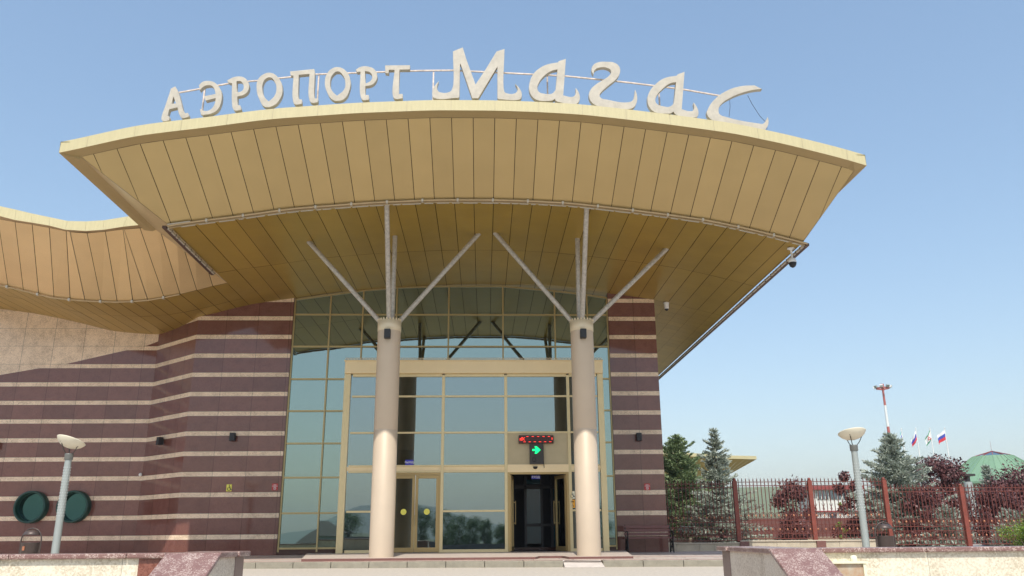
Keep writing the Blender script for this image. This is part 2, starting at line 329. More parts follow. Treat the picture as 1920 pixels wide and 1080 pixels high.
# ================================================================== TERMINAL BUILDING
T=empty('terminal_building',(0,28,0)); tag(T,'airport terminal with wavy golden canopy, mirror glass front and striped red granite walls','building')
TOP0=8.102; PER=.6592; BH=.145
def band_rows():
    r=[]
    k=-1
    while True:
        t=TOP0-PER*k; bt=t-BH
        if t<.15: break
        r.append((t,bt)); k+=1
    return r
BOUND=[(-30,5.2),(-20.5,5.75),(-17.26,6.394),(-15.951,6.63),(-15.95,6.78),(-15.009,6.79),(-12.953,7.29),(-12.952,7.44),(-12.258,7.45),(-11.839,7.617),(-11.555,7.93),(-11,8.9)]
def wall(name,p0,p1,u0,z0=.0,cut=False,top=None,parent=T,extra=0):
    """one plane of facing, rows of dark slab and pale band as separate pieces; bands stand 3 mm proud"""
    b=MB(); L=math.hypot(p1[0]-p0[0],p1[1]-p0[1]); dx,dy=(p1[0]-p0[0])/L,(p1[1]-p0[1])/L; nx,ny=dy,-dx
    def pt(s,z,o=0): return (p0[0]+dx*s+nx*o,p0[1]+dy*s+ny*o,z)
    def quad(s0,s1,za,zb,mi,o=0,poly=None):
        q=poly or [(s0,za),(s1,za),(s1,zb),(s0,zb)]
        b.face([pt(s,z,o) for s,z in q],mi,[(u0+s,z) for s,z in q])
    tp=top or 9.4
    quad(0,L,z0-.3,.20,0)
    prev=tp
    for t,bt in band_rows()+[(.20,.20)]:
        # dark (or beige) slab between prev band bottom and this band top
        if prev>t:
            if not cut: quad(0,L,t,prev,0)
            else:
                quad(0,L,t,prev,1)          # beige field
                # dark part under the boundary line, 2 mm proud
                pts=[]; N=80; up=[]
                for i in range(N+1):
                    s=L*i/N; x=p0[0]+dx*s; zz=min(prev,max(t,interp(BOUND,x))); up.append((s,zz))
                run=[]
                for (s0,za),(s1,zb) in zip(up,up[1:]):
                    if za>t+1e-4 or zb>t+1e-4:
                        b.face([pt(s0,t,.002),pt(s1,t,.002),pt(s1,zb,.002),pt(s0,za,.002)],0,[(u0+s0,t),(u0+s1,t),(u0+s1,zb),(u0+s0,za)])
        if bt>=.2: quad(0,L,bt,t,1,.003)
        prev=bt
    return b.build(name,[M['gdark'],M['glight']],T)
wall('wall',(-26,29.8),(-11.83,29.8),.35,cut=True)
wall('wall',(-11.83,29.8),(-9.84,28.0),.1)
wall('wall',(-9.84,28.0),(-6.6,28.0),.1)
wall('wall',(4.40,28.0),(6.05,28.0),.20)
wall('wall',(6.05,28.0),(6.05,44.0),.0)
b=MB(); b.box(-6.6,-6.585,28.0,28.35,.0,9.2); b.build('reveal',M['gdark'],T); b=MB(); b.box(4.385,4.4,28.0,28.35,.0,9.2); b.build('reveal',M['gdark'],T)
# ---- canopy
cz=empty('canopy',(0,20,8)); cz.parent=T; cz.location=Vector((0,20,8))-Vector((0,28,0))
def sub(mb,name,m,**k): return mb.build(name,m,cz,**k)
rc=random.Random(11)
GX=[XL]+[.266+.5185*k*1.0078 for k in range(-16,17) if XL+.15<.266+.5225*k<XR-.1]+[XR]
GX=[XL]+[.266+.5225*k for k in range(-40,40) if XL+.15<.266+.5225*k<XR-.1]+[XR]
gp=.011
def panel(b,pts,mi=0,inset=.008,th=.0):
    """panel polygon shrunk by a joint gap"""
    c=sum((Vector(p) for p in pts),Vector())/len(pts); n=len(pts); P_=[Vector(p) for p in pts]; out=[]
    nor=(P_[1]-P_[0]).cross(P_[2]-P_[0]).normalized()
    if not inset<.005: nor_=nor*rc.uniform(-.0035,.0035); P_[0]=P_[0]+nor_; P_[-1]=P_[-1]+nor_*.8
    for i in range(n):
        a=P_[i-1]; q=P_[i]; d=P_[(i+1)%n]
        e1=(q-a).normalized(); e2=(d-q).normalized(); n1=nor.cross(e1); n2=nor.cross(e2)
        den=1+n1.dot(n2); out.append(q+(n1+n2)*inset/max(den,.25))
    b.face(out,mi)
# soffit 1: sloping front apron
b=MB(); bk=MB()
def s1z(x,D): return P(x)+ (DG-D)*RISE/(DG-DT)
xs=[XIL]+[.266+.5225*k for k in range(-40,40) if XIL+.2<.266+.5225*k<XIR-.1]+[XIR]
def hipD(x):
    if x<XL: return DG-(XL-x)/(XL-XIL)*(DG-DT)
    if x>XR: return DG-(x-XR)/(XIR-XR)*(DG-DT)
    return DG
for x0,x1 in zip(xs,xs[1:]):
    cuts=[x0]+([XL] if x0<XL<x1 else [])+([XR] if x0<XR<x1 else [])+[x1]
    bot=[(x,hipD(x),s1z(x,hipD(x))) for x in cuts]
    topp=[(x1,DT,s1z(x1,DT)),(x0,DT,s1z(x0,DT))]
    if hipD(x0)-DT<.02: topp=topp[:1]
    if hipD(x1)-DT<.02: topp=topp[1:]
    panel(b,(bot+topp))
    bk.face([(p[0],p[1],p[2]+.04) for p in (bot+topp)])
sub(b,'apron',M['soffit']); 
# hips and side aprons
b=MB()
zt=lambda x:P(x)+RISE
ZL=zt(XTL); ZR=zt(XTR)
zcol=ZL
b.face([(XIL,DT,zt(XIL)),(XL,DG,P(XL)),(XL,25.6,P(XL)),(XIL,25.6,ZL)][::-1])
sam=mat('side_apron_metal',(.52,.41,.24),.35,.4,var=.05,vscale=2); sub(b,'side_apron',sam); b=MB()
b.face([(XIR,DT,zt(XIR)),(XR,DG,P(XR)),(XR,46,P(XR)),(XIR,46,ZR)]); sub(b,'side_apron',sam)
# underside strips just behind the fascia
b=MB()
N=60; tx=[lerp(XTL,XTR,i/N) for i in range(N+1)]
def zf(x): return P(x)+RISE
for a,c in zip(tx,tx[1:]): b.face([(a,DF,zf(a)),(c,DF,zf(c)),(min(c,XIR) if c>XIR else max(c,XIL),DT,zf(c)),(max(a,XIL),DT,zf(a))][::1] if True else None)
b.face([(XTL,DF,ZL),(XIL,DT,zf(XIL)),(XIL,25.6,ZL),(XTL,25.6,ZL)])
b.face([(XTR,DF,ZR),(XTR,46,ZR),(XIR,46,ZR),(XIR,DT,zf(XIR))])
sub(b,'fascia_underside',mat('underside_metal',(.46,.35,.17),.45,.3))
# fascia: folded sheets with seams
b=MB(); sx=[XTL]+[.266+1.045*k for k in range(-20,20) if XTL+.4<.266+1.045*k<XTR-.3]+[XTR]
for a,c in zip(sx,sx[1:]):
    n=4
    for i in range(n):
        p=lerp(a+.004,c-.004,i/n); q=lerp(a+.004,c-.004,(i+1)/n)
        b.mesh([(p,DF,zf(p)),(q,DF,zf(q)),(q,DF+.02,zf(q)+FH),(p,DF+.02,zf(p)+FH),(p,DF+.22,zf(p)+FH+.02),(q,DF+.22,zf(q)+FH+.02)],[(0,1,2,3),(3,2,5,4)])
for x,z,d in ((XTL,ZL,1),(XTR,ZR,-1)):
    for k in range(8 if x<0 else 24):
        y0=DF+k*1.2+.004; y1=y0+1.192
        if x<0: y1=min(y1,25.6)
        if y0>=y1: continue
        b.mesh([(x,y0,z),(x,y1,z),(x,y1,z+FH),(x,y0,z+FH),(x+d*.2,y0,z+FH),(x+d*.2,y1,z+FH)],[(0,1,2,3),(3,2,5,4)])
bk2=MB()
for a,c in zip(tx,tx[1:]): bk2.face([(a,DF+.012,zf(a)+.004),(c,DF+.012,zf(c)+.004),(c,DF+.03,zf(c)+FH-.01),(a,DF+.03,zf(a)+FH-.01)])
sub(b,'fascia',M['fascia'])
# roof deck on top (seen only from above)
for a,c in zip(tx,tx[1:]):
    bk2.face([(a,DF+.15,zf(a)+FH),(c,DF+.15,zf(c)+FH),(c,46,zf(c)+FH+.3),(a,46,zf(a)+FH+.3)])
    bk2.face([(a,46,zf(a)+FH+.3),(c,46,zf(c)+FH+.3),(c,46,P(c)),(a,46,P(a))])
for i in range(len(bk.f)): pass
# inner soffit, flat in depth, wavy across
b=MB(); splits=[DG,24.38,28.0,32.0,36.0,41.0,46.0]
for x0,x1 in zip(GX,GX[1:]):
    for d0,d1 in zip(splits,splits[1:]):
        if x0>6.0 and d0>=28:
            k=d0
            while k<d1-.01:
                panel(b,[(x0,k,P(x0)),(x1,k,P(x1)),(x1,min(k+.52,d1),P(x1)),(x0,min(k+.52,d1),P(x0))][::-1],0,.003); k+=.52
        else:
            n=1; panel(b,[(x0,d0,P(x0)),(x0,d1,P(x0)),(x1,d1,P(x1)),(x1,d0,P(x1))],0,.008)
    bk.face([(x0,DG,P(x0)+.035),(x1,DG,P(x1)+.035),(x1,46,P(x1)+.035),(x0,46,P(x0)+.035)])
WB=[(15.6,536),(44.2,543),(72.9,549.5),(101.5,556.5),(131.7,560),(160,562.5),(190,564.5),(220,565.5),(249,564.5),(277.7,562),(308,556.5),(338,550),(369,543.5),(399,537),(426,530)]
WT=[(-4,410),(28.3,416),(60.3,421),(92.5,427),(124.2,433.3),(131.3,435),(163.3,437),(197.5,434),(230.8,430),(232.5,430),(262.5,427.5),(297.5,423),(330,419),(362,415),(395,411)]
for k in range(8): WB.insert(0,(WB[0][0]-29,WB[0][1]-6)); WT.insert(0,(WT[0][0]-32,WT[0][1]-5.5))
DW=25.42; DWT=22.5; DWF=22.2
wb=[at(x,y,DW) for x,y in WB]; wt=[at(x,y,DWT) for x,y in WT]
wb=[Vector((p.x,p.y,P(p.x))) for p in wb]
wx=[p.x for p in wb]
for x0,x1 in zip(wx,wx[1:]):
    for d0,d1 in ((DW,27.2),(27.2,30.5),(30.5,40)):
        panel(b,[(x0,d0,P(x0)),(x0,d1,P(x0)),(x1,d1,P(x1)),(x1,d0,P(x1))],0,.009)
    bk.face([(x0,DW,P(x0)+.035),(x1,DW,P(x1)+.035),(x1,40,P(x1)+.035),(x0,40,P(x0)+.035)])
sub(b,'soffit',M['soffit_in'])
# wing apron
b=MB()
for i in range(len(wb)-1):
    q=[wb[i],wb[i+1],wt[i+1],wt[i]]
    if (wt[i+1]-wt[i]).length<.2:
        m_=[wb[i].lerp(wb[i+1],.03),wb[i+1].lerp(wb[i],.03),wt[i+1].lerp(wt[i],.08),wt[i].lerp(wt[i+1],.08)]; b.face(m_)
    else: panel(b,q,0,.009); bk.face([v+Vector((0,.03,.04)) for v in q])
sub(b,'wing_apron',panelmetal('wing_apron_metal',(.72,.535,.28),.28,.45,.09))
FB=[(-4,404),(28,412.5),(60.3,417.5),(92.5,423),(122,430.5),(160,433),(193,431),(230.8,425),(262.5,421.7),(300,417),(400,402)]
FT=[(-4,386),(28,393),(53,399.7),(90,407),(128.3,414.3),(160,415),(193.3,413),(241.7,405.8),(262,403),(300,397),(400,382)]
for k in range(5): FB.insert(0,(FB[0][0]-60,FB[0][1]-10)); FT.insert(0,(FT[0][0]-60,FT[0][1]-11))
fb=[at(x,y,DWF) for x,y in FB]; ft=[at(x,y,DWF+.03) for x,y in FT]
ft=[Vector((lerp(p.x,q.x,.6),q.y,q.z)) for p,q in zip(fb,ft)]
b=MB()
for i in range(len(fb)-1):
    d=(fb[i+1]-fb[i])*.004; e=(ft[i+1]-ft[i])*.004
    back=[ft[i+1]-e+Vector((0,.3,.02)),ft[i]+e+Vector((0,.3,.02))]
    b.mesh([fb[i]+d,fb[i+1]-d,ft[i+1]-e,ft[i]+e]+back,[(0,1,2,3),(3,2,4,5)])
sub(b,'wing_fascia',M['fascia'])
b=MB(); 
for i in range(len(fb)-1):
    def zz(x): 
        for u,v in zip(wt,wt[1:]):
            if u.x<=x<=v.x: return lerp(u.z,v.z,(x-u.x)/max(1e-6,v.x-u.x))
        return wt[0].z if x<wt[0].x else wt[-1].z
    b.face([fb[i],fb[i+1],(fb[i+1].x,DWT,zz(fb[i+1].x)),(fb[i].x,DWT,zz(fb[i].x))])
    bk2.face([ft[i]+Vector((0,.25,0)),ft[i+1]+Vector((0,.25,0)),ft[i+1]+Vector((0,18,-.1)),ft[i]+Vector((0,18,-.1))])
sub(b,'wing_fascia_underside',mat('underside_metal_wing',(.42,.30,.16),.45,.3))
sub(bk,'soffit_backing',M['gap']); sub(bk2,'roof_deck',mat('roof_deck',(.42,.36,.25),.6))
# gutters under the edges with light clips; side gutters carry pale dashes imitating sky gaps
b=MB(); c2=MB()
n=72; gx=[lerp(XL-.02,XR+.1,i/n) for i in range(n+1)]
for a,c in zip(gx,gx[1:]):
    b.tube((a,DG-.06,P(a)-.02),(c,DG-.06,P(c)-.02),.028,n=6,caps=False)
    b.bar((a,DG-.0,P(a)-.052),(c,DG-.0,P(c)-.052),.012,.05)
b.bar((XL-.02,DG-.1,P(XL)+.0),(XL+.55,DG-.1,P(XL+.5)+.0),.03,.02,1)
for k in range(18):
    x=XL+.95+k*.93
    if x<XR-.1: b.box(x-.025,x+.025,DG-.095,DG+.0,P(x)-.06,P(x)+.015,1)
rg=random.Random(5); x=XL+.3
while x<XR: 
    l=rg.uniform(.12,.5); b.bar((x,DG+.012,P(x)-.085),(x+l,DG+.012,P(x+l)-.085),.02,.014,1); x+=l+rg.uniform(.03,.1)
sub(b,'gutter',[M['gutter'],M['clip_skygap']]); b=MB()
wg=[(p.x,P(p.x)) for p in wb if p.x>-18 and p.x<-9.5]
for (a,za),(c,zc) in zip(wg,wg[1:]):
    b.tube((a,DW-.05,za-.02),(c,DW-.05,zc-.02),.024,n=6,caps=False)
for i,(a,za) in enumerate(wg):
    if i%2==0: b.box(a-.03,a+.03,DW-.1,DW,za-.06,za+.02,1)
sub(b,'gutter',[M['gutter'],M['clip_skygap']])
b=MB()
def sidegutter(x,s,y0,y1):
    b=MB(); z=P(XR)-.03 if s>0 else P(XL)-.03
    b.box(min(x,x+s*.1),max(x,x+s*.1),y0,y1,z-.065,z+.0,0)
    y=y0+.1; r=random.Random(4)
    while y<y1-.2:
        l=r.uniform(.12,.45); b.box(min(x-s*.045,x-s*.003),max(x-s*.045,x-s*.003),y,y+l,z-.07,z-.01,1); b.box(min(x-s*.05,x),max(x-s*.05,x),y+l,y+l+.03,z-.05,z-.0,0); y+=l+r.uniform(.05,.12)  # pale blocks imitate bright sky showing through the gutter slots
    sub(b,'side_gutter',[M['brown'],M['clip_skygap']])
sidegutter(XR+.05,1,DG-.05,40); sidegutter(XL-.05,-1,DG-.1,24.3)
# ---- glazed wall
gz=empty('glazed_wall',(0,28,0)); gz.parent=T; gz.location=(0,0,0)
MX=[-6.57,-5.33,-4.20,-3.03,-1.21,.69,2.51,3.66,4.376]
RZ=[.41,1.502,2.635,3.744,4.825,5.913,7.044,8.182]
def gtop(x):
    return interp([(-6.57,8.74),(-5.33,8.918),(-4.2,9.077),(-3.03,9.188),(-1.21,9.243),(.69,9.248),(2.51,9.076),(3.66,8.941),(4.376,8.824)],x)
b=MB(); rg=random.Random(8)
def pane(b,x0,x1,z0,z1,y,zt0=None,zt1=None,a=.0035):
    cx=(x0+x1)/2; c_=(z0+z1)/2; tx_=rg.uniform(-a,a); ty=rg.uniform(-a,a)
    zt0=z1 if zt0 is None else zt0; zt1=z1 if zt1 is None else zt1
    b.face([(px,y+(px-cx)*tx_+(pz-c_)*ty,pz) for px,pz in ((x0,z0),(x1,z0),(x1,zt1),(x0,zt0))])
for x0,x1 in zip(MX,MX[1:]):
    for i,z0 in enumerate(RZ):
        if i<5 and x0>-4.3 and x1<3.7: continue      # open to the porch
        if i+1<len(RZ): pane(b,x0,x1,z0,RZ[i+1],28.10)
        else: pane(b,x0,x1,z0,0,28.10,gtop(x0),gtop(x1))
b.build('glass',M['glass'],gz)
b=MB()
for i,x in enumerate(MX):
    w_=.05 if 0<i<8 else .07
    b.box(x-w_/2,x+w_/2,28.04,28.2,.30 if not(-4.1<x<3.6) else 5.9,gtop(x))
for z in RZ:
    for x0,x1 in zip(MX,MX[1:]):
        if z>5.8 or x0<-4.3 or x1>3.7: b.box(x0+.025,x1-.025,28.055,28.19,z-.028,z+.028)
for x0,x1 in zip(MX,MX[1:]):
    b.bar((x0,28.08,gtop(x0)-.02),(x1,28.08,gtop(x1)-.02),.10,.05)
b.box(-6.6,4.4,28.06,28.3,.0,.383,1)
b.build('frame',[M['gframe'],M['gdark']],gz)
# ---- entrance porch
pz=empty('porch',(0,25.75,.28)); pz.parent=T; pz.location=(0,-2.25,.28)
def psub(mb,name,m,**k): return mb.build(name,m,pz,**k)
Y=25.75; XA,XB=-4.33,3.80
b=MB(); b.box(XA+.01,XB-.02,Y-.12,28.03,5.645,6.03); b.box(XA-.02,XB+.0,Y-.15,28.02,6.03,6.06); 
psub(b,'header',M['porchpanel'],bevel=.008)
b=MB(); x=XA+.05
while x<XB-.05:
    b.torus((x,Y-.10,6.10),.033,.010,n=10,m=5,a0=-.3,a1=math.pi+.3); b.tube((x+.047,Y-.10,6.06),(x+.047,Y-.10,6.125),.008,n=5); x+=.094
b.box(XA,XB-.02,Y-.115,Y-.09,6.058,6.075)
psub(b,'cresting',M['colcap'])
b=MB(); 
b.box(XA,-4.13,Y-.05,Y+.12,.28,5.645); b.box(3.6,XB-.02,Y-.05,Y+.12,.28,5.645)
PX=[-4.12,-2.80,-1.237,.709,2.664,3.62]
for i,x in enumerate(PX[1:5]): b.box(x-.045,x+.045,Y-.03,Y+.08,.28,5.60)
def hbar(z,h,x0=-4.13,x1=3.6,d=.0):
    for a,c in zip(PX,PX[1:]):
        a2=max(a+.045,x0); c2=min(c-.045,x1); b.box(a2,c2,Y-.02-d,Y+.07,z-h/2,z+h/2)
hbar(5.60,.10); hbar(4.932,.055); hbar(3.807,.055); hbar(2.805,.05,d=.01); hbar(2.63,.05,d=.01)
for a,c,z in ((0,1,1.468),(2,3,1.468),(4,5,1.468)): b.box(PX[a]+.045,PX[c]-.045,Y-.02,Y+.07,z-.028,z+.028)
for a,c in ((0,1),(2,3),(4,5)): b.box(PX[a]+.045,PX[c]-.045,Y-.02,Y+.07,.28,.37)
for s_ in (XA,XB-.1): b.box(s_,s_+.08,Y+.13,28.0,.28,.36); b.box(s_,s_+.08,Y+.13,28.0,2.6,2.7)
psub(b,'frame',M['gframe2'],bevel=.004)
b=MB(); b.box(-4.13,.709,Y+.0,Y+.04,2.66,2.78); b.box(.709,3.6,Y-.0,Y+.04,2.66,2.78); b.box(.76,2.62,Y-.045,Y-.021,2.60,2.83)
psub(b,'transom',M['porchpanel'])
b=MB(); zs=[.37,1.468,2.63,2.805,3.807,4.932,5.60]
for i,(x0,x1) in enumerate(zip(PX,PX[1:])):
    for z0,z1 in zip(zs,zs[1:]):
        if z0==2.63: continue
        if i in (1,3) and z1<=2.63: continue
        if i==3 and z0==2.805: continue
        pane(b,x0,x1,z0,z1,Y+.03)
b.face([(XB-.06,Y+.1,.3),(XB-.06,28.05,.3),(XB-.06,28.05,5.6),(XB-.06,Y+.1,5.6)]); b.face([(XA+.04,Y+.1,.3),(XA+.04,28.05,.3),(XA+.04,28.05,5.6),(XA+.04,Y+.1,5.6)])
psub(b,'glass',M['glass2'])
b=MB(); b.box(.75,2.62,Y+.0,Y+.04,2.83,3.78); psub(b,'panel',mat('porch_infill',(.46,.385,.235),.55,.1,var=.04))
# closed doors at the left, open doors at the right
def doorleaf(name,x0,x1,z0,z1,hx,parent,rz=0,hinge=None,disc=True):
    e=empty(name,(0,0,0)); e.parent=parent
    hg=Vector((hinge if hinge is not None else x0,Y+.02,.0)); e.location=hg-Vector((0,25.75,.28)); e.rotation_euler=(0,0,rz)
    f=MB(); w_=.085
    X0,X1=x0-hg.x,x1-hg.x
    f.box(X0,X0+w_,-.03,.03,z0,z1); f.box(X1-w_,X1,-.03,.03,z0,z1); f.box(X0+w_,X1-w_,-.03,.03,z1-.10,z1); f.box(X0+w_,X1-w_,-.03,.03,z0,z0+.13)
    o=f.build('door_frame',M['doorframe'],e,rel=False,bevel=.004)
    g=MB(); g.face([(X0+w_-.01,0,z0+.1),(X1-w_+.01,0,z0+.1),(X1-w_+.01,0,z1-.09),(X0+w_-.01,0,z1-.09)]); g.build('pane',M['glass2'],e,rel=False)
    h=MB(); q=hx-hg.x
    for yy in (-1,1):
        h.bar((q,yy*.09,1.08),(q,yy*.09,1.78),.028,.02); h.bar((q,yy*.02,1.12),(q,yy*.09,1.12),.03,.03); h.bar((q,yy*.02,1.74),(q,yy*.09,1.74),.03,.03)
    h.build('handle',M['doorframe'],e,rel=False)
    if disc:
        dd=MB(); cx=(X0+X1)/2; dd.mesh([(cx+.088*math.cos(t*math.pi/16),-.006,1.455+.088*math.sin(t*math.pi/16)) for t in range(32)],[tuple(range(32))]); dd.build('sticker',M['yellow'],e,rel=False)
    return e
EX0,EX1=-2.755,-1.30
b=MB(); b.box(EX0,EX0+.05,Y-.03,Y+.07,.28,2.6); b.box(EX1-.02,EX1+.015,Y-.03,Y+.07,.28,2.6); b.box(EX0+.05,EX1-.02,Y-.03,Y+.07,2.535,2.60)
psub(b,'door_surround',M['doorframe']); b=MB()
b.box(.76,.82,Y-.03,Y+.07,.28,2.6); b.box(2.545,2.615,Y-.03,Y+.07,.28,2.6); b.box(.82,2.545,Y-.03,Y+.07,2.54,2.60)
psub(b,'door_surround',M['doorframe'])
ZA,ZB=.10,2.25   # relative heights inside the porch empty are world heights minus .28
def dl(*a,**k):
    e=doorleaf(*a,**k); return e
# world z in leaf coordinates: leaf empty sits at z=0 of world
dl('door',EX0+.052,-2.045,.30,2.53,-2.10,pz,hinge=EX0+.052); dl('door',-2.035,EX1-.022,.30,2.53,-1.98,pz,hinge=EX1-.022)
dl('door',.83,1.665,.30,2.53,1.60,pz,rz=R(83),hinge=.835,disc=False); dl('door',1.70,2.53,.30,2.53,1.76,pz,rz=R(-72),hinge=2.53,disc=False)
# vestibule behind the open doors
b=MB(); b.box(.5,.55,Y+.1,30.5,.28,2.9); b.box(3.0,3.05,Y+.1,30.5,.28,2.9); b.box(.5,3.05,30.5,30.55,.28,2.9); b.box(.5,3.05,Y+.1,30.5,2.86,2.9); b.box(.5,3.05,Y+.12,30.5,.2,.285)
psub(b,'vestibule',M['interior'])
b=MB(); yb=28.35
for x in (1.42,1.96,2.30): b.box(x-.04,x+.04,yb-.04,yb+.04,.285,2.7)
b.box(1.0,2.95,yb-.04,yb+.04,2.25,2.37); b.box(1.45,2.95,yb-.03,yb+.03,1.05,1.12); b.box(.56,1.0,yb-.04,yb+.04,.285,2.85)
psub(b,'inner_frame',M['black'])
b=MB(); tg=mat('inner_teal_glass',(.012,.06,.075),.12,0); 
b.box(1.46,1.92,yb+.0,yb+.01,1.13,2.24); b.box(2.35,2.9,yb,yb+.01,.4,2.24); b.box(1.46,1.92,yb,yb+.01,2.4,2.55); b.box(1.6,1.86,yb-.02,yb-.01,1.40,1.85); b.box(1.46,1.92,yb,yb+.01,.5,1.04)
psub(b,'inner_glass',tg)
b=MB(); b.box(.62,.98,26.9,27.4,.285,1.05); psub(b,'counter',mat('grey_counter',(.12,.13,.14),.5))
# ---- columns
def column(x,struts,label):
    e=empty('column',(0,0,0)); e.parent=T; e.location=Vector((x,22.9,.28))-Vector((0,28,0))
    b=MB(); b.lathe((x,22.9,0),[(.322,.22),(.322,3.52),(.3195,3.523),(.3195,3.53),(.322,3.533),(.322,6.30)],n=64); b.build('shaft',M['column'],e)
    b=MB(); b.lathe((x,22.9,0),[(.322,6.30),(.333,6.305),(.333,6.60),(.30,6.60),(.0,6.60)],n=48)
    for i in range(22):
        t=2*math.pi*i/22; c=Vector((x+.325*math.cos(t),22.9+.325*math.sin(t),6.62)); 
        mm=Matrix.Rotation(t,3,'Z')
        b.lathe(c,[(0,-.03),(.026,-.02),(.03,.0),(.022,.03),(.0,.04)],n=7)
    b.build('cap',M['colcap'],e)
    for (tx_,ty,off) in struts:
        b=MB(); z=P(tx_)+.02; base=Vector((x+off[0],22.9+off[1],6.45)); b.tube(base,(tx_,ty,z),.068,.068,n=16); b.build('strut',M['strut'],e)
    return e
column(-2.66,[(-5.10,22.88,(-.14,0)),(-.13,22.95,(.14,0)),(-2.585,20.62,(0,-.1)),(-2.60,22.95,(.06,.06))],'')
column(2.815,[(.33,22.88,(-.14,0)),(5.42,22.9,(.14,0)),(2.775,20.62,(.0,-.1)),(2.78,22.95,(-.06,.06))],'')
# ---- portholes
def porthole(x,z):
    e=empty('porthole_window',(0,0,0)); e.parent=T; e.location=Vector((x,29.8,z))-Vector((0,28,0))
    Mx=Matrix.Rotation(R(90),3,'X')
    b=MB(); b.lathe((x,29.8,z),[(.535,0),(.535,.27),(.50,.29),(.465,.27),(.465,-.0)],n=56,M=Mx); b.build('rim',M['green'],e)
    b=MB(); b.lathe((x,29.795,z),[(.466,.02),(.0,.02)],n=56,M=Mx); b.build('pane',M['portglass'],e)
porthole(-15.37,1.81); porthole(-13.95,1.815)
# ================================================================== ROOFTOP SIGN
SG=empty('rooftop_sign',(0,17.75,10.6)); tag(SG,'thick cream Cyrillic letters on a rusty rail along the canopy edge','sign')
def letter(name,outs,ox,oy,sc,D=17.66,th=.115):
    cu=bpy.data.curves.new(name,'CURVE'); cu.dimensions='2D'; cu.fill_mode='BOTH'; cu.resolution_u=6
    for pts in outs:
        s=cu.splines.new('BEZIER'); s.use_cyclic_u=True; s.bezier_points.add(len(pts)-1)
        for bp,p in zip(s.bezier_points,pts):
            q=at(ox+p[0]/sc,oy+p[1]/sc,D); bp.co=(q.x,q.z,0)
            t='VECTOR' if p[2]=='c' else 'AUTO'; bp.handle_left_type=t; bp.handle_right_type=t
    cu.extrude=th/2; cu.bevel_depth=.006; cu.offset=-.004
    o=bpy.data.objects.new(name,cu); C.objects.link(o); dg=bpy.context.evaluated_depsgraph_get(); dg.update()
    me=bpy.data.meshes.new_from_object(o.evaluated_get(dg)); bpy.data.objects.remove(o)
    me.transform(Matrix(((1,0,0,0),(0,0,-1,D+th/2),(0,1,0,0),(0,0,0,1))))
    me.transform(Matrix.Translation(-Vector(SG.location)))
    me.materials.clear(); me.materials.append(M['letter'])
    o=bpy.data.objects.new(name,me); C.objects.link(o); o.parent=SG; return o
c,s='c','s'
def LP(txt):
    out=[]
    for loop in txt.split('|'):
        out.append([(float(a),float(b),t) for a,b,t in (q.split(',') for q in loop.split())])
    return out
letter('letter',LP('243,212,c 308,178,c 330,215,s 362,290,s 400,430,s 440,560,s 462,580,s 495,572,c 508,598,s 512,632,c 415,652,s 385,625,s 342,490,c 220,520,c 190,620,c 218,628,c 222,685,c 130,698,s 105,675,s 108,620,s 150,500,s 190,380,s 230,260,s|282,325,c 322,432,c 245,440,c'),290,140,8)
letter('letter',LP('678,235,c 665,160,c 720,110,s 800,95,s 890,115,s 960,180,s 1000,260,s 1005,360,s 985,450,s 940,530,s 860,580,s 770,600,s 705,600,s 690,570,s 680,515,c 730,540,s 790,545,s 850,515,s 900,440,s 918,350,c 765,390,c 745,325,c 915,290,c 895,215,s 850,165,s 790,160,s 735,180,s'),290,140,8)
letter('letter',LP('1088,88,c 1180,42,s 1260,28,s 1340,45,s 1395,100,s 1415,180,s 1390,260,s 1330,305,s 1240,328,c 1240,465,c 1280,460,c 1300,528,c 1200,538,s 1175,510,s 1162,440,s 1162,130,c 1110,120,c|1228,98,c 1290,100,s 1330,150,s 1330,220,s 1290,255,s 1228,268,c'),290,140,8)
letter('letter',LP('838,283,s 893,318,s 922,400,s 904,465,s 855,512,s 800,518,s 762,465,s 743,395,s 753,330,s 788,295,s|838,315,s 868,345,s 880,400,s 865,445,s 826,482,c 798,452,s 782,400,s 788,350,s 808,323,s'),280,60,3.6923)
letter('letter',LP('105,178,c 435,145,c 445,200,c 440,540,s 452,552,s 487,548,c 485,605,c 400,610,s 370,570,s 372,210,c 222,225,c 222,550,s 236,566,s 262,564,c 265,625,c 170,632,s 145,590,s 150,235,c 110,232,c'),530,110,7.385)
letter('letter',LP('765,118,s 870,165,s 935,290,s 925,430,s 850,560,s 765,585,s 700,575,s 610,450,s 585,320,s 620,200,s 690,135,s|765,178,s 830,225,s 868,330,s 850,430,s 752,515,c 680,440,s 658,330,s 690,225,s'),530,110,7.385)
letter('letter',LP('1012,155,c 1080,115,s 1190,112,s 1270,150,s 1308,230,s 1290,310,s 1230,365,s 1145,380,c 1142,505,c 1190,505,c 1195,568,c 1110,572,s 1082,530,s 1078,180,c 1030,188,c|1140,172,c 1200,185,s 1240,240,s 1220,305,s 1142,350,c'),530,110,7.385)
letter('letter',LP('1420,95,c 1762,92,c 1760,150,c 1618,152,c 1605,490,c 1660,490,c 1660,550,c 1555,555,s 1528,520,s 1550,155,c 1470,155,c 1468,205,c 1420,198,c'),530,110,7.385)
letter('letter',LP('445,148,c 608,82,c 665,270,c 825,710,c 1010,430,c 1180,150,c 1312,108,c 1312,830,s 1350,855,s 1480,860,s 1525,825,s 1535,780,s 1500,700,c 1570,780,s 1605,870,s 1590,940,s 1550,965,s 1215,955,c 1195,935,c 1195,400,c 870,940,c 770,938,c 575,370,c 562,350,c 552,915,c 535,932,c 120,930,s 95,880,s 115,770,s 160,700,s 200,655,c 175,760,s 195,820,s 230,840,s 380,835,s 430,790,s'),800,80,9)
